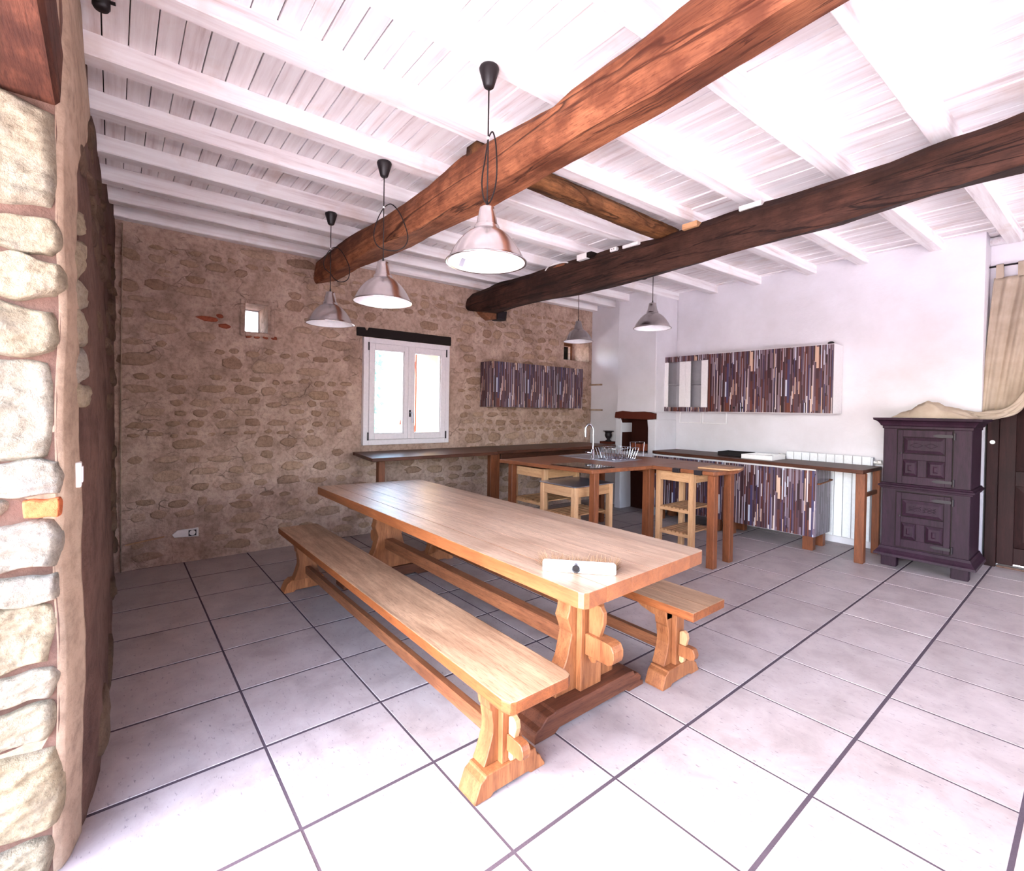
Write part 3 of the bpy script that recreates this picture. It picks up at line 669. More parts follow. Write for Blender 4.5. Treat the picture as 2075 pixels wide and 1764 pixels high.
block('white_strip', -1.10, -.93, 2.885, .028, m_whiteplastic, 'white strip on the far beam left of the brown timber', 'strip', 2.53, 2.57)
cc = thing('coiled_cable', 'white cable loop around a wood wedge on the far beam, left end', 'cable', (-1.97, 2.56, 2.89))
obj('cable', M().tube(smooth_path([(-2.12,2.54,2.905),(-2.05,2.53,2.935),(-1.95,2.54,2.945),(-1.84,2.56,2.935),(-1.80,2.58,2.915)]), .006, 6), m_whiteplastic, cc, smooth=True)
obj('wedge', M().prism([(-2.08,2.895),(-1.85,2.895),(-1.85,2.93),(-1.95,2.935)], 'y', 2.55, 2.60), m_rail, cc, .003)
cb = obj('corbel', M().prism([(2.66,2.70),(2.93,2.70),(2.93,2.62),(2.82,2.60),(2.70,2.66)], 'x', XW-.02, XW+.10), m_rail, bevel=.005)
tag(cb, 'small wooden corbel under the far beam where it enters the stone wall', 'corbel')
sp = thing('wall_speaker', 'small black speaker box beneath the far beam on the stone wall', 'speaker', (-3.5, 3.0, 2.62))
obj('cabinet', M().prism([(2.93,2.615),(3.08,2.62),(3.10,2.745),(2.945,2.72)], 'x', XW-.01, XW+.11), m_black, sp, .004)
obj('grille', M().prism([(2.945,2.63),(3.07,2.634),(3.088,2.73),(2.957,2.708)], 'x', XW+.11, XW+.114), m_iron, sp)

# ================================================================== PENDANT LAMPS
RD = Vector((.633, .774, 0))   # sideways as seen from the doorway
def lamp(x, y, zr, ztop, label, loop, sticker=False):
    t = thing('pendant_lamp', label, 'lamp', (x, y, zr), 'brushed metal pendant lamps')
    zt = ztop - zr
    obj('ceiling_cup', M().lathe([(0,0),(.043,0),(.046,-.008),(.044,-.02),(.024,-.088),(.018,-.094),(0,-.094)], (0,0,zt), 28), m_black, t, smooth=True, local=True)
    obj('cord', M().tube([(0,0,zt-.09), (0,0,.26)], .0035, 8), m_cord, t, smooth=True, local=True)
    if loop:
        pts = [RD*a + Vector((0,0,b)) for a, b in loop]
        obj('tied_cord_loop', M().tube(smooth_path(pts, 8), .0035, 6), m_cord, t, smooth=True, local=True)
        obj('cable_tie', M().lathe([(0,-.006),(.006,-.006),(.006,.006),(0,.006)], (0,0,loop[0][1]), 10), m_whiteplastic, t, local=True)
    obj('cord_grip', M().lathe([(0,.28),(.005,.28),(.008,.25),(0,.25)], (0,0,0), 12), m_black, t, smooth=True, local=True)
    sh_ = obj('lamp_shade', M().lathe([(.030,.252),(.034,.25),(.037,.236),(.050,.172),(.056,.168),(.059,.160),(.059,.150),(.064,.146),(.085,.134),(.110,.112),(.134,.084),(.156,.050),(.172,.018),(.178,.004),(.188,.001),(.188,-.003),(.178,-.002)], (0,0,0), 56), m_alu, t, smooth=True, local=True)
    obj('top_cap', M().lathe([(0,.252),(.030,.252)], (0,0,0), 56), m_alu, t, local=True)
    li = obj('inner_lining', M().lathe([(.179,-.001),(.174,.012),(.154,.046),(.131,.080),(.107,.108),(.083,.128),(.06,.136),(0,.138)], (0,0,0), 56), m_shade_in, t, smooth=True, local=True)
    obj('bulb_holder', M().lathe([(0,.139),(.02,.139),(.02,.09),(.016,.085),(0,.085)], (0,0,0), 20), m_black, t, smooth=True, local=True)
    if sticker:
        a0 = math.radians(192); f = lambda a, b: (lambda ang, r, z: (r*math.cos(ang), r*math.sin(ang), z))(a0+(a-.5)*.17, .1715-.026*b, .0125+.043*b)
        g_ = M(); 
        def fs_(a, b):
            r = .1722+(.1522-.1722)*b; z = .0135+(.0465-.0135)*b; ang = a0+(a-.5)*.16; return ((r-.006)*math.cos(ang), (r-.006)*math.sin(ang), z-.002)
        obj('rating_sticker', g_.grid(fs_, 4, 2), m_grey_label, li, local=True)
    return t
zj = lambda x: zceil(x, .33)-.101
lamp(-.139, .327, 2.104, zj(-.139), 'largest metal pendant lamp, nearest to the camera, grey sticker inside', [(0,.57),(.02,.60),(.036,.54),(.042,.42),(.032,.33),(.005,.27),(-.018,.30),(-.026,.38),(-.012,.48),(0,.57)], True)
lamp(-1.25, .322, 2.10, zj(-1.25), 'metal pendant lamp with a wide round cord loop, middle of the front three', [(0,.60),(.05,.62),(.11,.55),(.155,.42),(.13,.35),(.06,.325),(-.03,.35),(-.062,.42),(-.04,.52),(0,.60)])
lamp(-2.267, .335, 2.09, zj(-2.267), 'smallest looking front pendant lamp, left, by the small square window', [(0,.60),(.05,.61),(.10,.56),(.15,.45),(.14,.36),(.08,.335),(.03,.36),(0,.40),(-.05,.45),(-.05,.52),(0,.60)])
lamp(-1.22, 3.18, 2.262, zceil(-1.2,3.2)-.002, 'pendant lamp right of the pair beyond the far beam, before the chimney', [(-.0,.62),(-.06,.50),(-.16,.50),(-.20,.60),(-.17,.70)])
lamp(-2.50, 3.47, 2.285, zceil(-2.5,3.5)-.002, 'pendant lamp left of the pair beyond the far beam, by the stone wall', None)
ts = thing('black_spotlight', 'small black spotlight clipped to the ceiling boards at upper left', 'spotlight', (-.89, -1.05, 3.08))
obj('body', M().lathe([(0,0),(.022,0),(.03,-.02),(.03,-.075),(.024,-.085),(0,-.085)], (-.89,-1.05,3.088), 18), m_black, ts, smooth=True)
obj('screw', M().tube([(-.89,-1.05,3.04),(-.88,-1.005,3.04)], .007, 8), m_black, ts)

# ================================================================== TABLE AND BENCHES
def slab(mb, c, z0, z1):   # c: four plan corners
    return mb.add([(a, b, z0) for a, b in c]+[(a, b, z1) for a, b in c], [(3,2,1,0),(4,5,6,7),(0,1,5,4),(1,2,6,5),(2,3,7,6),(3,0,4,7)])
tb = thing('trestle_table', 'long heavy oak trestle table with a broom head on it', 'table', (-1.0, .8, 0))
cuts = [0, .15, .33, .50, .66, .84, 1.0]
LN0, LN1, LF0, LF1 = Vector((-2.56,.335)), Vector((.482,.345)), Vector((-2.445,1.262)), Vector((.445,1.265))
for a, b in zip(cuts, cuts[1:]):
    g_ = .0008
    p0 = LN0.lerp(LF0, a+g_); p1 = LN1.lerp(LF1, a+g_); p2 = LN1.lerp(LF1, b-g_); p3 = LN0.lerp(LF0, b-g_)
    mb = M(); q = [p0, p1, p2, p3]
    poly = [tuple(v) for v in q]
    def chamf(poly, idx, r):
        out = []
        for i, p in enumerate(poly):
            if i in idx:
                p = Vector(p); pa = Vector(poly[i-1]); pn = Vector(poly[(i+1) % 4]); out += [tuple(p+(pa-p).normalized()*r), tuple(p+((pa-p).normalized()+(pn-p).normalized())*r*.3), tuple(p+(pn-p).normalized()*r)]
            else: out.append(tuple(p))
        return out
    if a == 0: poly = chamf(poly, (0, 1), .03)
    if b == 1: poly = chamf(poly, (2, 3), .03)
    mb.prism(poly, 'z', .682, .745)
    obj('top_plank', mb, m_top, tb, .004 if (a == 0 or b == 1) else .0015, seg=2)
def trestle(xf, s, P_):
    """xf: x of the outer panel face; s=+1 outer side faces +x"""
    X_ = lambda d: xf - s*d
    bx_ = lambda a, b: (min(X_(a), X_(b)), max(X_(a), X_(b)))
    hw = [(.10,.205),(.14,.205),(.20,.165),(.26,.132),(.31,.118),(.37,.102),(.41,.118),(.45,.135),(.48,.122),(.51,.118),(.56,.155),(.60,.165),(.682,.17)]
    poly = [(.775+w, z) for z, w in hw] + [(.775-w, z) for z, w in reversed(hw)]
    x0, x1 = bx_(0, .085)
    obj('leg_panel', M().prism(poly, 'x', x0, x1), m_leg, P_, .004)
    x0, x1 = bx_(-.034, 0.0); obj('leg_post', M().box(x0, x1, .702, .848, .10, .682), m_leg, P_, .003)
    ft = [(.383,0),(.50,0),(.53,.018),(1.0,.018),(1.03,0),(1.145,0),(1.145,.022),(1.12,.03),(1.13,.05),(1.10,.075),(1.07,.078),(1.065,.095),(1.02,.10),(.505,.10),(.50,.094),(.455,.092),(.42,.06),(.39,.05),(.383,.03)]
    x0, x1 = bx_(-.070, .10); obj('foot', M().prism(ft, 'x', x0, x1), m_foot, P_, .004)
    x0, x1 = bx_(.0, .085); obj('bearer', M().box(x0, x1, .42, 1.14, .64, .681), m_leg, P_, .004)
    # tenon and wedge
    def rr_(a0, a1, z0_, z1_):
        r = (z1_-z0_)/2; return [(a0, z0_), (a1-r*.6, z0_), (a1-r*.15, z0_+r*.3), (a1, z0_+r*.8), (a1-r*.02, z1_-r*.6), (a1-r*.3, z1_-r*.1), (a1-r*.8, z1_), (a0, z1_)]
    tn = rr_(.034, .205, .272, .372); obj('tenon', M().prism([(X_(-a), z) for a, z in tn], 'y', .725, .80), m_leg, P_, .004)
    wd = [(.036,.50),(.036,.25),(.055,.232),(.08,.24),(.085,.27),(.098,.36),(.125,.44),(.125,.49),(.105,.515),(.07,.52)]
    obj('wedge', M().prism([(X_(-a), z) for a, z in wd], 'y', .748, .776), m_leg, P_, .003)
trestle(.115, 1, tb); trestle(-2.135, -1, tb)
obj('stretcher', M().box(-2.05, .03, .725, .80, .265, .345), m_rail, tb, .006)

def bench(y_off, label, top_mat):
    t = thing('bench', label, 'bench', (-1.0, .17+y_off, 0))
    Yo = y_off
    if y_off == 0:
        poly = [(-2.545,.03),(-2.53,.028),(.41,.018),(.445,.03),(.452,.05),(.452,.30),(.44,.322),(.41,.33),(-2.50,.33),(-2.52,.32)]
        obj('seat', M().prism(poly, 'z', .395, .44), top_mat, t, .006, seg=2)
    else:
        for a, b in ((.03, .17), (.1708, .335)): obj('seat_plank', M().box(-2.52, .432, a+Yo+.0004, b+Yo, .395, .44), top_mat, t, .004, seg=2)
    for xf, s in ((.25, 1), (-2.30, -1)):
        X_ = lambda d: xf - s*d
        bx_ = lambda a, b: (min(X_(a), X_(b)), max(X_(a), X_(b)))
        hw = [(.088,.105),(.12,.09),(.157,.077),(.20,.064),(.237,.064),(.27,.07),(.287,.071),(.30,.08),(.33,.085),(.395,.10)]
        obj('leg_panel', M().prism([(.17+Yo+w, z) for z, w in hw]+[(.17+Yo-w, z) for z, w in reversed(hw)], 'x', *bx_(0,.075)), m_leg, t, .003)
        obj('leg_batten', M().box(*bx_(-.028,0), .13+Yo, .206+Yo, .088, .395), m_leg, t, .003)
        ft = [(0,0),(.07,0),(.085,.012),(.255,.012),(.27,0),(.342,0),(.342,.01),(.325,.035),(.315,.055),(.30,.06),(.292,.09),(.05,.09),(.045,.082),(.025,.07),(.008,.03),(0,.012)]
        obj('foot', M().prism([(a+Yo, b) for a, b in ft], 'x', *bx_(-.04,.07)), m_leg, t, .003)
        cl = [(-.0,.394),(.20,.394),(.195,.372),(.16,.355),(.10,.338),(.04,.33),(0,.33)]
        obj('bracket', M().prism([(X_(a), z) for a, z in cl], 'y', .085+Yo, .255+Yo), m_leg, t, .003)
        def rr_(a0, a1, z0_, z1_):
            r = (z1_-z0_)/2; return [(a0, z0_), (a1-r*.8, z0_), (a1-r*.2, z0_+r*.3), (a1, z0_+r*.9), (a1-r*.1, z1_-r*.6), (a1-r*.4, z1_-r*.1), (a1-r*.9, z1_), (a0, z1_)]
        obj('tenon', M().prism([(X_(-a), z) for a, z in rr_(.028,.125,.135,.198)], 'y', .15+Yo, .19+Yo), m_leg, t, .003)
        wd = [(.03,.262),(.03,.105),(.042,.098),(.055,.108),(.058,.135),(.066,.20),(.075,.235),(.07,.262),(.05,.272)]
        obj('wedge', M().prism([(X_(-a), z) for a, z in wd], 'y', .158+Yo, .182+Yo), m_pine, t, .002)
    obj('stretcher', M().box(-2.225, .175, .15+Yo, .19+Yo, .125, .185), m_rail, t, .005)
    return t
bench(0, 'long oak bench on the near side of the table', m_bench)
bench(1.165, 'long oak bench on the far side of the table, mostly hidden by it', m_bench)

# broom head lying on the table: white block facing us, bristles beyond
br = thing('broom_head', 'white broom head with beige bristles lying on the oak table', 'broom', (.23, .58, .746))
A_ = Vector((.197, .398, 0)); B_ = Vector((.425, .602, 0)); ux = (B_-A_).normalized(); uy = Vector((-ux.y, ux.x, 0)); Lb = (B_-A_).length
# block stands on its edge, leaning a little back
def bp(a, d, h): q = A_+ux*a+uy*d; return (q.x, q.y, .7465+h)
mb = M(); L_ = Lb
pf = [(0,.004),(.006,0),(L_-.006,0),(L_,.004),(L_,.038),(L_-.008,.045),(.008,.045),(0,.040)]
n_ = len(pf)
mb.add([bp(a, 0+h*.25, h) for a, h in pf]+[bp(a, .020+h*.25, h) for a, h in pf], [tuple(range(n_)), tuple(range(n_, 2*n_))[::-1]]+[(i, (i+1) % n_, (i+1) % n_+n_, i+n_) for i in range(n_)])
obj('block', mb, m_whiteplastic, br, .004, seg=2)
hc = Vector(bp(L_*.46, .0, .0235)); dn = (Vector(bp(0,-1,0))-Vector(bp(0,0,0))).normalized()
mb = M(); mb.tube([hc+dn*.012-Vector((0,0,.003)), hc-dn*.012], .0175, 20, cap=False); obj('handle_socket', mb, m_steel, br, smooth=True)
mb = M(); mb.tube([hc+dn*.0095-Vector((0,0,.002)), hc-dn*.005], .0142, 20); obj('socket_hole', mb, m_black, br)
mb = M(); rb = random.Random(3)
for i in range(900):
    a = rb.uniform(-.012, L_+.012); h = rb.uniform(.006, .042); ln = rb.uniform(.035, .062); a2 = a+rb.gauss(0, .010)+(-.022 if a < .03 else (.012 if a > L_-.02 else 0)); 
    p0 = Vector(bp(min(max(a,.004),L_-.004), .020+h*.25, h)); p1 = Vector(bp(a2, .022+ln, max(.004, h*rb.uniform(.5,1.5))+rb.uniform(0,.014)))
    w = ux*.0011; mb.add([p0-w, p0+w, p1+w*.4, p1-w*.4], [(0,1,2,3)])
obj('bristles', mb, m_bristle, br, kind='stuff')

# ================================================================== LEDGE AND COUNTER ALONG THE STONE WALL
lg = thing('wall_counter', 'dark brown ledge counter along the stone wall under the window', 'counter', (-3.2, 3.0, 0))
obj('worktop', M().prism([(XW+.02,1.03),(XW+.08,1.03),(-2.80,.93),(-2.78,2.45),(-2.86,2.50),(-2.86,4.70),(XW+.02,4.70)], 'z', .895, .93), m_counter_y, lg, .004)
obj('apron_board', M().box(-3.17, -3.14, 2.78, 4.68, .74, .895), m_counter_y, lg, .003)
for yy, w in ((1.17,.07), (2.66,.14)): obj('leg', M().box(-3.17, -3.10, yy-w/2, yy+w/2, 0, .895), m_cleg, lg, .003)
obj('leg', M().box(-3.17, -3.10, 4.5, 4.6, 0, .74), m_cleg, lg, .003)
ur = thing('urn', 'small dark urn standing left of the fireplace', 'urn', (-3.09, 4.80, .93))
obj('plinth', M().box(-3.19, -2.97, 4.72, 4.90, .931, .965), m_mantel, ur, .004)
obj('bowl', M().lathe([(0,.966),(.045,.966),(.045,.978),(.024,.99),(.022,1.0),(.046,1.03),(.054,1.06),(.048,1.09),(.055,1.11),(.085,1.118),(.083,1.124),(.05,1.115),(.042,1.09),(.03,1.04),(0,1.03)], (-3.09,4.80,0), 28), m_iron, ur, smooth=True)
for zz, xx in ((1.835, -3.33), (1.438, -3.315)): tag(obj('niche_shelf', M().box(XW+.01, xx, 4.885, 4.928, zz-.012, zz+.012), m_plaster_lit, bevel=.003), 'short narrow beige shelf in the white corner, %s one' % ('upper' if zz > 1.6 else 'lower'), 'shelf')

# patterned wall units on the stone wall
ycut = [2.735, 3.20, 3.80, 4.41]; places = ['left', 'middle', 'right']
for i in range(3):
    a, b = ycut[i]+.001, ycut[i+1]-.001
    u = thing('wall_cabinet', 'wood-strip patterned wall cabinet on the stone wall, %s of three' % places[i], 'cabinet', (XW+.15, (a+b)/2, 1.455), 'patterned cabinets on the stone wall')
    zt = 2.04
    obj('carcass', M().box(XW+.03, XW+.282, a, b, 1.455, zt), m_white, u)
    obj('door', M().box(XW+.284, XW+.30, a+.001, b-.001, 1.455, zt), m_strip_y, u, .001)
    if i == 0: obj('side_panel', M().box(XW+.03, XW+.30, a-.006, a-.0005, 1.455, zt), m_strip_x, u)

# patterned wall units on the white wall
def zt_(x): return 2.182
gz = thing('glazed_wall_cabinet', 'wall cabinet with two white framed glass doors on the white wall', 'cabinet', (-1.91, 5.1, 1.435))
obj('carcass', M().box(-2.235,-2.219,4.97,5.235,1.436,2.18).box(-1.612,-1.596,4.97,5.235,1.436,2.18).box(-2.219,-1.612,4.97,5.235,1.436,1.452).box(-2.219,-1.612,4.97,5.235,2.164,2.18).box(-2.219,-1.612,5.225,5.235,1.452,2.164), m_white, gz)
obj('shelf', M().box(-2.217,-1.614,4.99,5.22,1.80,1.812), m_white, gz)
obj('top_filler', M().box(-2.236,-1.594,4.950,4.968,2.108,2.182), m_strip_x, gz); obj('bottom_filler', M().box(-2.236,-1.594,4.950,4.968,1.434,1.492), m_strip_x, gz)
for a, b, k in ((-2.234,-1.914,0), (-1.912,-1.596,1)):
    l_, r_ = (.06, .088) if k == 0 else (.075, .088)
    dr = obj('door', M().box(a, a+l_, 4.948, 4.968, 1.494, 2.106).box(b-r_, b, 4.948, 4.968, 1.494, 2.106), m_white, gz, .002)
    obj('pane', M().box(a+l_, b-r_, 4.957, 4.960, 1.494, 2.106), m_glass_cab, dr)
def pat_unit(x0, x1, label, knobs=()):
    u = thing('wall_cabinet', label, 'cabinet', ((x0+x1)/2, 5.1, 1.435), 'patterned cabinets on the white wall')
    obj('carcass', M().box(x0, x1, 4.968, 5.235, 1.432, 2.186), m_white, u)
    nd = 2 if x1-x0 > .7 else 1; w = (x1-x0)/nd
    for k in range(nd):
        d = obj('door', M().box(x0+k*w+.001, x0+(k+1)*w-.001, 4.948, 4.966, 1.437, 2.178), m_strip_x, u, .001)
        if nd == 2: obj('knob', M().lathe([(0,0),(.007,0),(.006,-.012),(.014,-.02),(.012,-.028),(0,-.03)], (x0+w+(-.05 if k == 0 else .05), 4.948, 1.49), 14, 'y'), m_black, d, smooth=True)
    return u
pat_unit(-1.592, -.772, 'double-door patterned wall cabinet with two black knobs, beside the glass doors')
pu = pat_unit(-.770, -.172, 'single patterned wall cabinet at the right end of the white wall row')
obj('end_ornament', M().lathe([(0,2.187),(.03,2.187),(.032,2.20),(.02,2.212),(0,2.214)], (-.215,5.0,0), 14), m_iron, pu, smooth=True)
fr_ = thing('wall_frame', 'pale double frame niche below the glazed wall cabinet', 'frame', (-1.82, 5.23, 1.28))
for a, b in ((-2.16, -1.825), (-1.815, -1.47)):
    f_ = M(); f_.box(a, a+.012, 5.222, 5.237, 1.275, 1.43).box(b-.012, b, 5.222, 5.237, 1.275, 1.43).box(a+.012, b-.012, 5.222, 5.237, 1.275, 1.287)
    obj('frame', f_, m_white, fr_, .002)

# ================================================================== COUNTER, BASE CABINETS, RADIATOR ON THE WHITE WALL
ct = thing('side_counter', 'long dark wood worktop on posts along the white wall', 'counter', (-1.0, 4.9, 0))
obj('worktop', M().prism([(cx1+.02,4.66),(-2.10,4.62),(.235,4.50),(.235,5.12),(-.74,5.12),(-.76,5.232),(cx1+.02,5.232)], 'z', .862, .898), m_counter_dark, ct, .004)
obj('leg', M().box(.17, .245, 4.53, 4.61, 0, .862), m_cleg, ct, .004); obj('leg', M().box(.17, .235, 5.06, 5.118, 0, .862), m_cleg, ct, .004)
obj('rail', M().box(.19, .215, 4.61, 5.06, .62, .66), m_cleg, ct, .003)
bc = [(-2.18, -1.22, 'left'), (-1.218, -.205, 'right')]
for x0, x1, w in bc:
    u = thing('base_cabinet', 'wood-strip patterned base cabinet under the side worktop, %s one' % w, 'cabinet', ((x0+x1)/2, 4.9, 0), 'patterned base cabinets')
    obj('carcass', M().box(x0+.002, x1-.002, 4.645, 5.03, .15, .855), m_white, u)
    nd = 2; wd_ = (x1-x0)/nd
    for k in range(nd): obj('door', M().box(x0+k*wd_+.001, x0+(k+1)*wd_-.001, 4.625, 4.643, .145, .835), m_strip_x, u, .001)
    obj('side_panel', M().box(x1-.002, x1+.006, 4.63, 5.04, .15, .855), m_strip_g, u) if w == 'right' else None
    for xx in (x0+.05, x1-.12): 
        for yy in (4.64, 4.92): obj('leg', M().box(xx, xx+.10, yy, yy+.08, 0, .15), m_cleg, u, .003)
    if w == 'right': obj('towel_rail', M().tube(smooth_path([(x1+.006,4.66,.70),(x1+.035,4.67,.705),(x1+.035,4.98,.72),(x1+.006,4.99,.72)]), .009, 8), m_rail, u, smooth=True)
rd = thing('radiator', 'tall white sectioned radiator on the white wall behind the worktop', 'radiator', (-.3, 5.17, .1))
for i in range(10):
    a = -.705+.0837*i
    obj('section', M().box(a+.002, a+.0817, 5.236-.075, 5.236-.095+.012, .09, .985).box(a+.02, a+.064, 5.161, 5.225, .10, .975), m_rad, rd, .004)
for xx, s in ((-.705, -1), (.132, 1)):
    obj('valve', M().tube([(xx, 5.18, .93), (xx+s*.05, 5.18, .93)], .016, 12).tube([(xx+s*.05, 5.18, .93), (xx+s*.085, 5.18, .935)], .022, 12), m_whiteplastic, rd, smooth=True)
obj('bracket_block', M().box(.135, .152, 5.14, 5.2, .86, .98), m_steel, rd, .002)
tr_ = thing('black_tray', 'shallow black tray on the side worktop, left of the white one', 'tray', (-1.05, 4.93, .899))
def tray(root, x0, x1, y0, y1, z, h, mat, divs=(), name='tray_body'):
    t = .008; mb = M().box(x0, x1, y0, y1, z, z+.006)
    mb.box(x0, x1, y0, y0+t, z+.006, z+h).box(x0, x1, y1-t, y1, z+.006, z+h).box(x0, x0+t, y0+t, y1-t, z+.006, z+h).box(x1-t, x1, y0+t, y1-t, z+.006, z+h)
    obj(name, mb, mat, root, .002)
    for d in divs: obj('divider', M().box(d-.004, d+.004, y0+t, y1-t, z+.006, z+h*.8), mat, root)
tray(tr_, -1.36, -1.02, 4.80, 5.06, .899, .05, m_black)
tw = thing('white_tray', 'white divided tray on the side worktop beside the radiator', 'tray', (-.85, 4.8, .899))
tray(tw, -1.00, -.66, 4.66, 5.02, .899, .05, m_whiteplastic, (-.80,))
lc = obj('cable_loop', M().tube(smooth_path([(.235,5.225,.42),(.255,5.22,.44),(.283,5.22,.40),(.283,5.22,.14),(.26,5.22,.11),(.235,5.225,.115)]), .004, 6), m_cord, smooth=True)
tag(lc, 'thin dark cable loop between the worktop post and the cupboard', 'cable')

# ================================================================== KITCHEN ISLAND
isl = thing('kitchen_island', 'reddish wood kitchen island on square posts with sink and hob', 'island', (-1.6, 3.0, 0))
obj('worktop', M().prism([(-2.466,2.23),(-1.262,2.365),(-1.19,3.175),(-1.19,3.95),(-2.52,3.95)], 'z', .848, .885), m_counter, isl, .004)
obj('worktop_extension', M().prism([(-1.188,3.178),(-.555,3.205),(-.53,3.32),(-.52,3.60),(-.62,3.93),(-1.188,3.948)], 'z', .850, .885), m_counter, isl, .004)
obj('pale_end_board', M().prism([(-.80,3.36),(-.515,3.42),(-.49,3.60),(-.50,3.64),(-.80,3.66)], 'z', .8855, .900), m_pine_x, isl, .003)
for a in ((-.95,3.195),(-.73,3.203)): obj('strap_hinge', M().box(a[0], a[0]+.07, a[1]-.035, a[1]+.01, .845, .8875), m_iron, isl, .002)
for lx, ly, w in ((-2.36,2.33,.065), (-1.30,2.44,.065), (-1.27,3.24,.085), (-.575,3.235,.07), (-.585,3.555,.07), (-2.42,3.86,.07), (-.75,3.86,.06)):
    obj('leg', M().box(lx-w/2, lx+w/2, ly-w/2, ly+w/2, 0, .848), m_cleg, isl, .003)
obj('apron', M().box(-2.32, -1.33, 3.80, 3.83, .72, .848), m_cleg, isl, .003)
hb = thing('hob', 'black glass hob set in the island near its front edge', 'hob', (-1.55, 2.52, .885))
obj('glass', M().prism([(-1.80,2.36),(-1.33,2.41),(-1.29,2.72),(-1.76,2.72)], 'z', .8855, .891), m_glassblack, hb, .001)
sk = thing('sink', 'inset steel sink with drainer in the island top', 'sink', (-2.0, 3.3, .885))
sx0, sx1, sy0, sy1 = -2.42, -1.58, 3.08, 3.56
mb = M().box(sx0, -2.36, sy0, sy1, .8855, .889).box(-1.98, sx1, sy0, sy1, .8855, .889).box(-2.36, -1.98, sy0, sy0+.05, .8855, .889).box(-2.36, -1.98, sy1-.05, sy1, .8855, .889)
obj('rim', mb, m_steel, sk)
obj('bowl', M().box(-2.355, -1.985, sy0+.055, sy1-.055, .8856, .8866), m_steel, sk)
for i in range(7): obj('drainer_rib', M().box(-1.93+.045*i, -1.915+.045*i, sy0+.06, sy1-.06, .889, .892), m_steel, sk, .001)
fc = thing('faucet', 'chrome swan-neck tap standing at the sink', 'tap', (-1.915, 3.115, .889))
obj('body', M().lathe([(0,.889),(.026,.889),(.026,.895),(.020,.90),(.020,.99),(.016,1.0),(0,1.0)], (-1.915,3.115,0), 20), m_chrome, fc, smooth=True)
dx = -RD
pp = [(0,.99),(0,1.12),(0,1.20),(.012,1.245),(.045,1.275),(.075,1.25),(.085,1.20),(.086,1.13)]
obj('spout', M().tube(smooth_path([Vector((-1.915,3.115,0))+dx*a+Vector((0,0,z)) for a, z in pp]), .0115, 12), m_chrome, fc, smooth=True)
obj('lever', M().tube([Vector((-1.915,3.115,.955)), Vector((-1.915,3.115,.965))+dx*.085], .012, 10), m_chrome, fc, smooth=True)

dk = thing('dish_rack', 'wire dish rack standing on the sink drainer', 'rack', (-1.75, 3.32, .892))
mb = M(); x0, x1, y0, y1 = -1.90, -1.60, 3.14, 3.52
mb.tube([(x0,y0,1.02),(x1,y0,1.02),(x1,y1,1.02),(x0,y1,1.02)], .004, 6, True).tube([(x0+.03,y0+.03,.90),(x1-.03,y0+.03,.90),(x1-.03,y1-.03,.90),(x0+.03,y1-.03,.90)], .0035, 6, True)
obj('rim_wires', mb, m_chrome, dk, smooth=True)
for i in range(9):
    a = i/8; xa = x0+(x1-x0)*a; xb = x0+.03+(x1-x0-.06)*a
    obj('cross_wire', M().tube([(xa,y0,1.02),(xb,y0+.03,.90),(xb,y1-.03,.90),(xa,y1,1.02)], .0028, 5), m_chrome, dk)
for i in range(1, 7):
    a = i/7; ya = y0+(y1-y0)*a; yb = y0+.03+(y1-y0-.06)*a
    obj('plate_wire', M().tube([(x0,ya,1.02),(x0+.03,yb,.90),(x0+.1,yb,.955),(x0+.17,yb,.90),(x1-.03,yb,.90),(x1,ya,1.02)], .002, 5), m_chrome, dk)
obj('cutlery_holder', M().tube([(x1,y1-.16,1.09),(x1+.07,y1-.16,1.09),(x1+.07,y1,1.09),(x1,y1,1.09)], .003, 5, True).tube([(x1+.005,y1-.15,.93),(x1+.065,y1-.15,.93),(x1+.065,y1-.01,.93),(x1+.005,y1-.01,.93)], .003, 5, True).tube([(x1+.07,y1-.16,1.09),(x1+.065,y1-.15,.93)], .003, 5).tube([(x1+.07,y1,1.09),(x1+.065,y1-.01,.93)], .003, 5).tube([(x1,y1-.16,1.09),(x1+.005,y1-.15,.93)], .003, 5), m_chrome, dk)
tag(obj('drain_hose', M().tube(smooth_path([(-1.55,3.8,.40),(-1.45,3.7,.50),(-1.35,3.55,.62),(-1.30,3.45,.78),(-1.31,3.35,.848)]), .008, 8), m_cord, smooth=True), 'black cable hanging down beneath the island near the fireplace', 'cable')

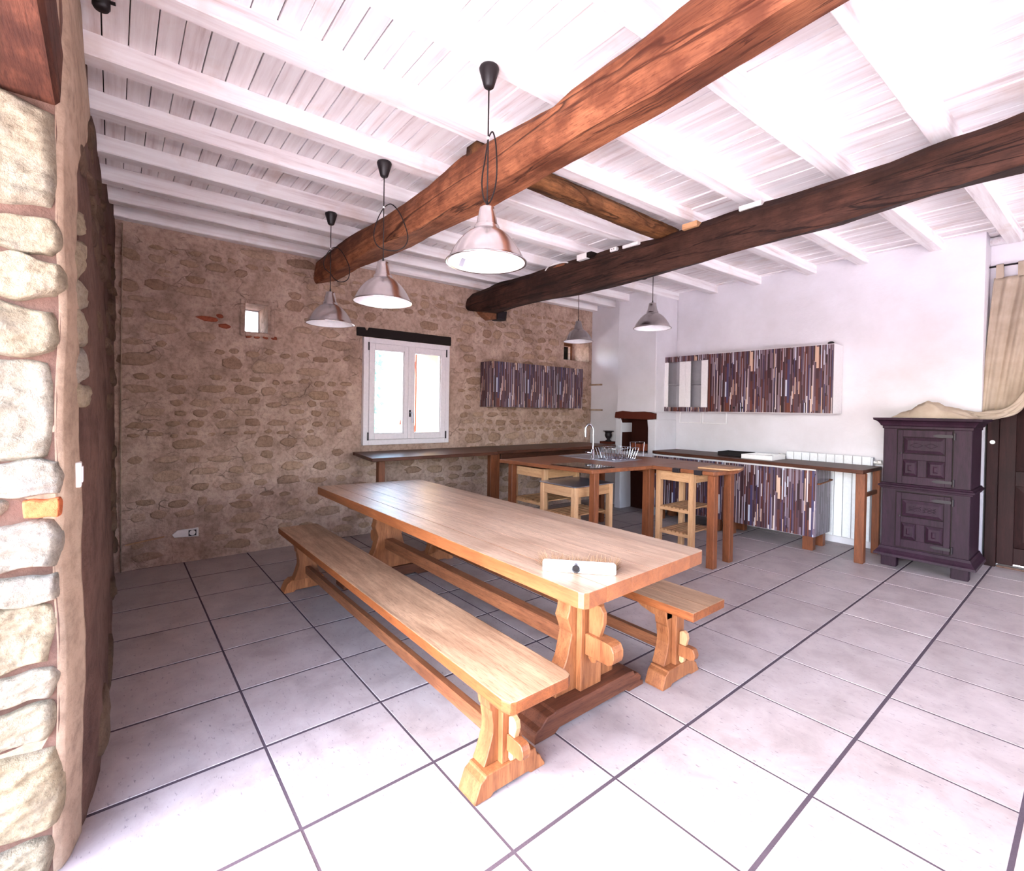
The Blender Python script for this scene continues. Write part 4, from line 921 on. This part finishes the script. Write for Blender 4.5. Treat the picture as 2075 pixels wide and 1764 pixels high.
# trolleys of pale birch
def trolley(x0, x1, y0, y1, zt, shelves, label, steel=False):
    t = thing('kitchen_trolley', label, 'trolley', ((x0+x1)/2, (y0+y1)/2, 0), 'pale birch kitchen trolleys')
    w = .052; zp = zt-(.006 if steel else 0)
    for xa in (x0, x1-w):
        for ya in (y0, y1-w): obj('leg', M().box(xa, xa+w, ya, ya+w, 0, zp), m_pine, t, .003)
    for ya in (y0+.004, y1-.024): obj('rail', M().box(x0+w, x1-w, ya, ya+.02, zp-.095, zp-.004), m_pine_x, t, .002)
    for xa in (x0+.004, x1-.024): obj('rail', M().box(xa, xa+.02, y0+w, y1-w, zp-.095, zp-.004), m_pine_y, t, .002)
    if steel: obj('steel_top', M().box(x0-.006, x1+.006, y0-.006, y1+.006, zp, zt+.004), m_steel, t, .002)
    else: obj('top_board', M().box(x0+.02, x1-.02, y0+.022, y1-.022, zp-.02, zp-.006), m_pine_x, t)
    for zs in shelves:
        for ya in (y0+.008, y1-.028): obj('shelf_rail', M().box(x0+w, x1-w, ya, ya+.02, zs-.03, zs), m_pine_x, t, .002)
        nsl = 7
        for i in range(nsl):
            xa = x0+w+.012+(x1-x0-2*w-.024-.03)*i/(nsl-1)
            obj('slat', M().box(xa, xa+.03, y0+.004, y1-.004, zs, zs+.014), m_pine_y, t, .002)
    return t
trolley(-2.44, -1.91, 2.385, 2.90, .822, (.47,.15), 'tall pale trolley at the left under the island')
trolley(-1.885, -1.41, 2.30, 2.85, .712, (.42,.15), 'low pale trolley with a steel top under the island', True)
trolley(-1.215, -.80, 3.29, 3.76, .838, (.47,.235), 'tall pale trolley at the right under the island extension')

# ================================================================== CARVED CUPBOARD
cp = thing('carved_cupboard', 'dark purple-brown carved two-door cupboard beside the recess', 'cupboard', (.655, 4.95, 0))
X0, X1, YF, YB = .345, .965, 4.69, 5.19
obj('body', M().box(X0, X1, YF, YB, .16, 1.34), m_cup, cp, .004)
def mould(name, prof):   # prof: (out, z) stepping around front and both sides
    vs = []; fs = []
    for o_, z in prof: vs += [(X0-o_, YB, z), (X0-o_, YF-o_, z), (X1+o_, YF-o_, z), (X1+o_, YB, z)]
    n = len(prof)
    for i in range(n-1):
        for k in range(3): fs.append((i*4+k, i*4+k+1, (i+1)*4+k+1, (i+1)*4+k))
        fs.append((i*4+3, i*4, (i+1)*4, (i+1)*4+3))
    fs += [(0,1,2,3), tuple((n-1)*4+k for k in range(4))[::-1]]
    return obj(name, M().add(vs, fs), m_cup, cp)
mould('cornice', [(0,1.30),(.008,1.305),(.008,1.325),(.02,1.332),(.028,1.35),(.045,1.372),(.068,1.382),(.072,1.402),(0,1.402)])
mould('waist_moulding', [(0,.735),(.014,.738),(.016,.752),(.028,.757),(.030,.772),(.018,.778),(.012,.79),(0,.793)])
mould('base_moulding', [(0,.19),(.01,.188),(.018,.165),(.035,.14),(.048,.125),(.052,.105),(.03,.10),(0,.10)])
for a, b in ((X0, X0+.118), (X1-.118, X1)):
    obj('foot', M().box(a, b, YF+.004, YF+.09, 0, .12), m_cup, cp, .004); obj('foot', M().box(a, b, YB-.09, YB, 0, .12), m_cup, cp, .004)
for z0_, z1_, kind_ in ((.795, 1.292, 0), (.205, .712, 1)):
    xa, xb = .456, .840; H_ = z1_-z0_; W_ = xb-xa; yf = YF-.016
    zp1, zp0 = z1_-.125*H_, z1_-.435*H_; zq1, zq0 = z1_-.55*H_, z1_-.855*H_
    obj('door_gap', M().box(xa-.008, xb+.008, YF-.003, YF-.0005, z0_-.008, z1_+.008), m_black_oak, cp)
    s0, s1 = xa+.10*W_, xa+.885*W_; c0, c1 = xa+.39*W_, xa+.55*W_
    mb = M().box(xa, s0, yf, YF-.003, z0_, z1_).box(s1, xb, yf, YF-.003, z0_, z1_).box(s0, s1, yf, YF-.003, zp1, z1_).box(s0, s1, yf, YF-.003, zq1, zp0).box(s0, s1, yf, YF-.003, z0_, zq0).box(c0, c1, yf, YF-.003, zq0, zq1)
    d = obj('door', mb, m_cup, cp, .002)
    pn = obj('carved_panel', M().frustum('y', ((s0+s1)/2, (zp0+zp1)/2), YF-.0035, YF-.013, (s1-s0-.01, zp1-zp0-.01), (s1-s0-.07, zp1-zp0-.065)), m_cup, d)
    cz_ = (zp0+zp1)/2
    for q in (-1, 1):
        cxx = (s0+s1)/2+q*.052; dh = M()
        for k, (aa, bb) in enumerate((((-.045,0),(0,.022)), ((0,.022),(.045,0)), ((.045,0),(0,-.022)), ((0,-.022),(-.045,0)))):
            dh.tube([(cxx+aa[0], YF-.0145, cz_+aa[1]), (cxx+bb[0], YF-.0145, cz_+bb[1])], .0028, 6)
        if kind_: dh.tube([(cxx-.045, YF-.0145, cz_-.022), (cxx+.045, YF-.0145, cz_+.022)], .0025, 6).tube([(cxx-.045, YF-.0145, cz_+.022), (cxx+.045, YF-.0145, cz_-.022)], .0025, 6)
        obj('carved_lozenge', dh, m_cup, d)
    for pa, pb2 in ((s0, c0), (c1, s1)):
        cxx = (pa+pb2)/2; czz = (zq0+zq1)/2; w_ = pb2-pa-.008; h_ = zq1-zq0-.008
        obj('raised_panel', M().frustum('y', (cxx, czz), YF-.0035, YF-.015, (w_, h_), (w_*.62, h_*.66)).frustum('y', (cxx, czz), YF-.015, YF-.020, (w_*.3, h_*.42), (w_*.12, h_*.26)), m_cup, d)
    for zz in (z1_-.045, z0_+.045):
        obj('strap_hinge', M().prism([(xb-.13,zz-.004),(xb-.10,zz-.014),(xb+.004,zz-.012),(xb+.004,zz+.012),(xb-.10,zz+.014),(xb-.13,zz+.004)], 'y', yf-.004, yf-.0005).tube([(xb+.014, yf-.004, zz-.03), (xb+.014, yf-.004, zz+.03)], .008, 10), m_iron, d)
    obj('latch', M().lathe([(0,0),(.006,0),(.009,-.012),(0,-.014)], (xa+.028, yf, (zp0+zq1)/2+.03), 10, 'y'), m_iron, d)

# ================================================================== CURTAIN
cu = thing('curtain', 'beige cotton curtain looped aside, its end heaped on the cupboard', 'curtain', (1.1, 5.3, 1.4))
def bottom(t):
    pts = [(-.02,(.935,5.30,1.47)), (.25,(1.00,5.34,1.475)), (.5,(1.10,5.38,1.50)), (.75,(1.22,5.42,1.60)), (1,(1.42,5.45,1.85))]
    return Vector([lerp_list([(a, p[i]) for a, p in pts], t) for i in range(3)])
def cur(a, b):
    t = a; top = Vector((.985+.50*t, 5.465, 2.74)); bt = bottom(t); p = top.lerp(bt, b)
    p.x += -.035*math.sin(PI*b)*(1-t)*.2
    f = .016*math.sin(t*23+1.5*b)*(1-.55*b)+.004*math.sin(t*61+2*b)+.014*math.sin(t*11-3*b)
    p.y += f - .10*b*b*(1-b)*0; return p
cp_ = obj('cloth_panel', M().grid(cur, 90, 40), m_cloth, cu, smooth=True)
sm = cp_.modifiers.new('thickness', 'SOLIDIFY'); sm.thickness = .004
for i in range(4):
    x = 1.0+.145*i; obj('tab', M().box(x, x+.05, 5.440, 5.443, 2.73, 2.862).box(x, x+.05, 5.487, 5.49, 2.73, 2.862).box(x, x+.05, 5.440, 5.49, 2.858, 2.862), m_cloth, cu)
# gathered hem running down from the right and on to the cupboard
rh = random.Random(9)
for i in range(9):
    o1 = rh.uniform(-.5,.5)*.05; o2 = rh.uniform(-.5,.5)*.05; dz = i*.0075
    path = smooth_path([(1.46+o1, 5.42+o2, 1.98+dz*3), (1.30+o1*.6, 5.38+o2, 1.69+dz*2), (1.19, 5.32+o1, 1.50+dz*1.4), (1.09, 5.22+o2, 1.425+dz), (.99, 5.10+o1, 1.408+dz*.9), (.90, 5.0+o2, 1.415+dz*.8), (.78, 4.93+o1, 1.425+dz*.7), (.66, 4.90+o2, 1.425+dz*.9)], 7)
    rr_ = [.010+.006*math.sin(k*.5+i)+.004 for k in range(len(path))]
    obj('gathered_fold', M().tube(path, rr_, 8), m_cloth, cu, smooth=True)
def heap(a, b):
    x = .37+.60*a; yv = 4.75+.34*b
    e = min(1, 7*min(a, 1-a))*min(1, 5*min(b, 1-b)); e = math.sin(e*PI/2)**.6 if e > 0 else 0
    prof = lerp_list([(0,.012),(.12,.045),(.22,.06),(.30,.105),(.42,.150),(.55,.135),(.63,.10),(.72,.095),(.85,.06),(1,.03)], a)*(.72+.28*math.sin(PI*b))
    f = .016*abs(nz(x*1.5, yv*6, 1, 5)) + .010*math.sin(yv*95+6*nz(x, yv, 2, 7)+x*14)*.8 + .006*nz(x*2, yv*9, 5, 13)
    return (x + .01*nz(x, yv, 9, 9), yv+.012*nz(x, yv, 7, 8), 1.4035+max(.002, e*(prof+f)))
obj('heaped_end', M().grid(heap, 70, 44), m_cloth, cu, smooth=True)
tag(obj('curtain_rod', M().tube([(.952,5.465,2.85),(2.2,5.465,2.85)], .009, 10), m_iron, smooth=True), 'thin dark curtain rod across the recess at the right edge', 'rod')

# ================================================================== SMALL WALL FITTINGS
wsck = thing('wall_socket', 'white double wall socket plate low on the stone wall', 'socket', (XW, -.49, .26))
obj('plate', M().prism([(-.60,.262),(-.585,.235),(-.40,.222),(-.40,.302),(-.56,.296)], 'x', XW, XW+.022), m_whiteplastic, wsck, .003)
obj('outlet', M().box(XW+.0225, XW+.0245, -.478, -.418, .235, .288), m_black, wsck); obj('outlet_face', M().lathe([(0,.0275),(.022,.0275),(.024,.025),(.024,.0)], (XW, -.448, .262), 20, 'x'), m_whiteplastic, wsck)
lsw = thing('light_switch', 'white light switch on the plastered door corner at left', 'switch', (-.36, -1.08, 1.2))
yy = yface(-.42, 1.2)
obj('plate', M().box(-.44, -.385, yy-.004, yy+.014, 1.155, 1.235), m_whiteplastic, lsw, .003); obj('rocker', M().box(-.43, -.395, yy+.014, yy+.018, 1.17, 1.22), m_white, lsw, .001)
tag(obj('conduit', M().tube([(XW+.035, -.955, .0), (XW+.03, -.96, 1.5), (XW+.035, -.955, 2.93)], .005, 8), m_plaster_lit, smooth=True), 'thin pale conduit running up the left corner of the stone wall', 'pipe')
tag(obj('loose_stick', M().tube([(-3.50,-.93,.235),(-3.49,-.72,.262),(-3.50,-.66,.268)], .006, 6), m_pine), 'thin pale stick resting on the stones left of the socket', 'stick')
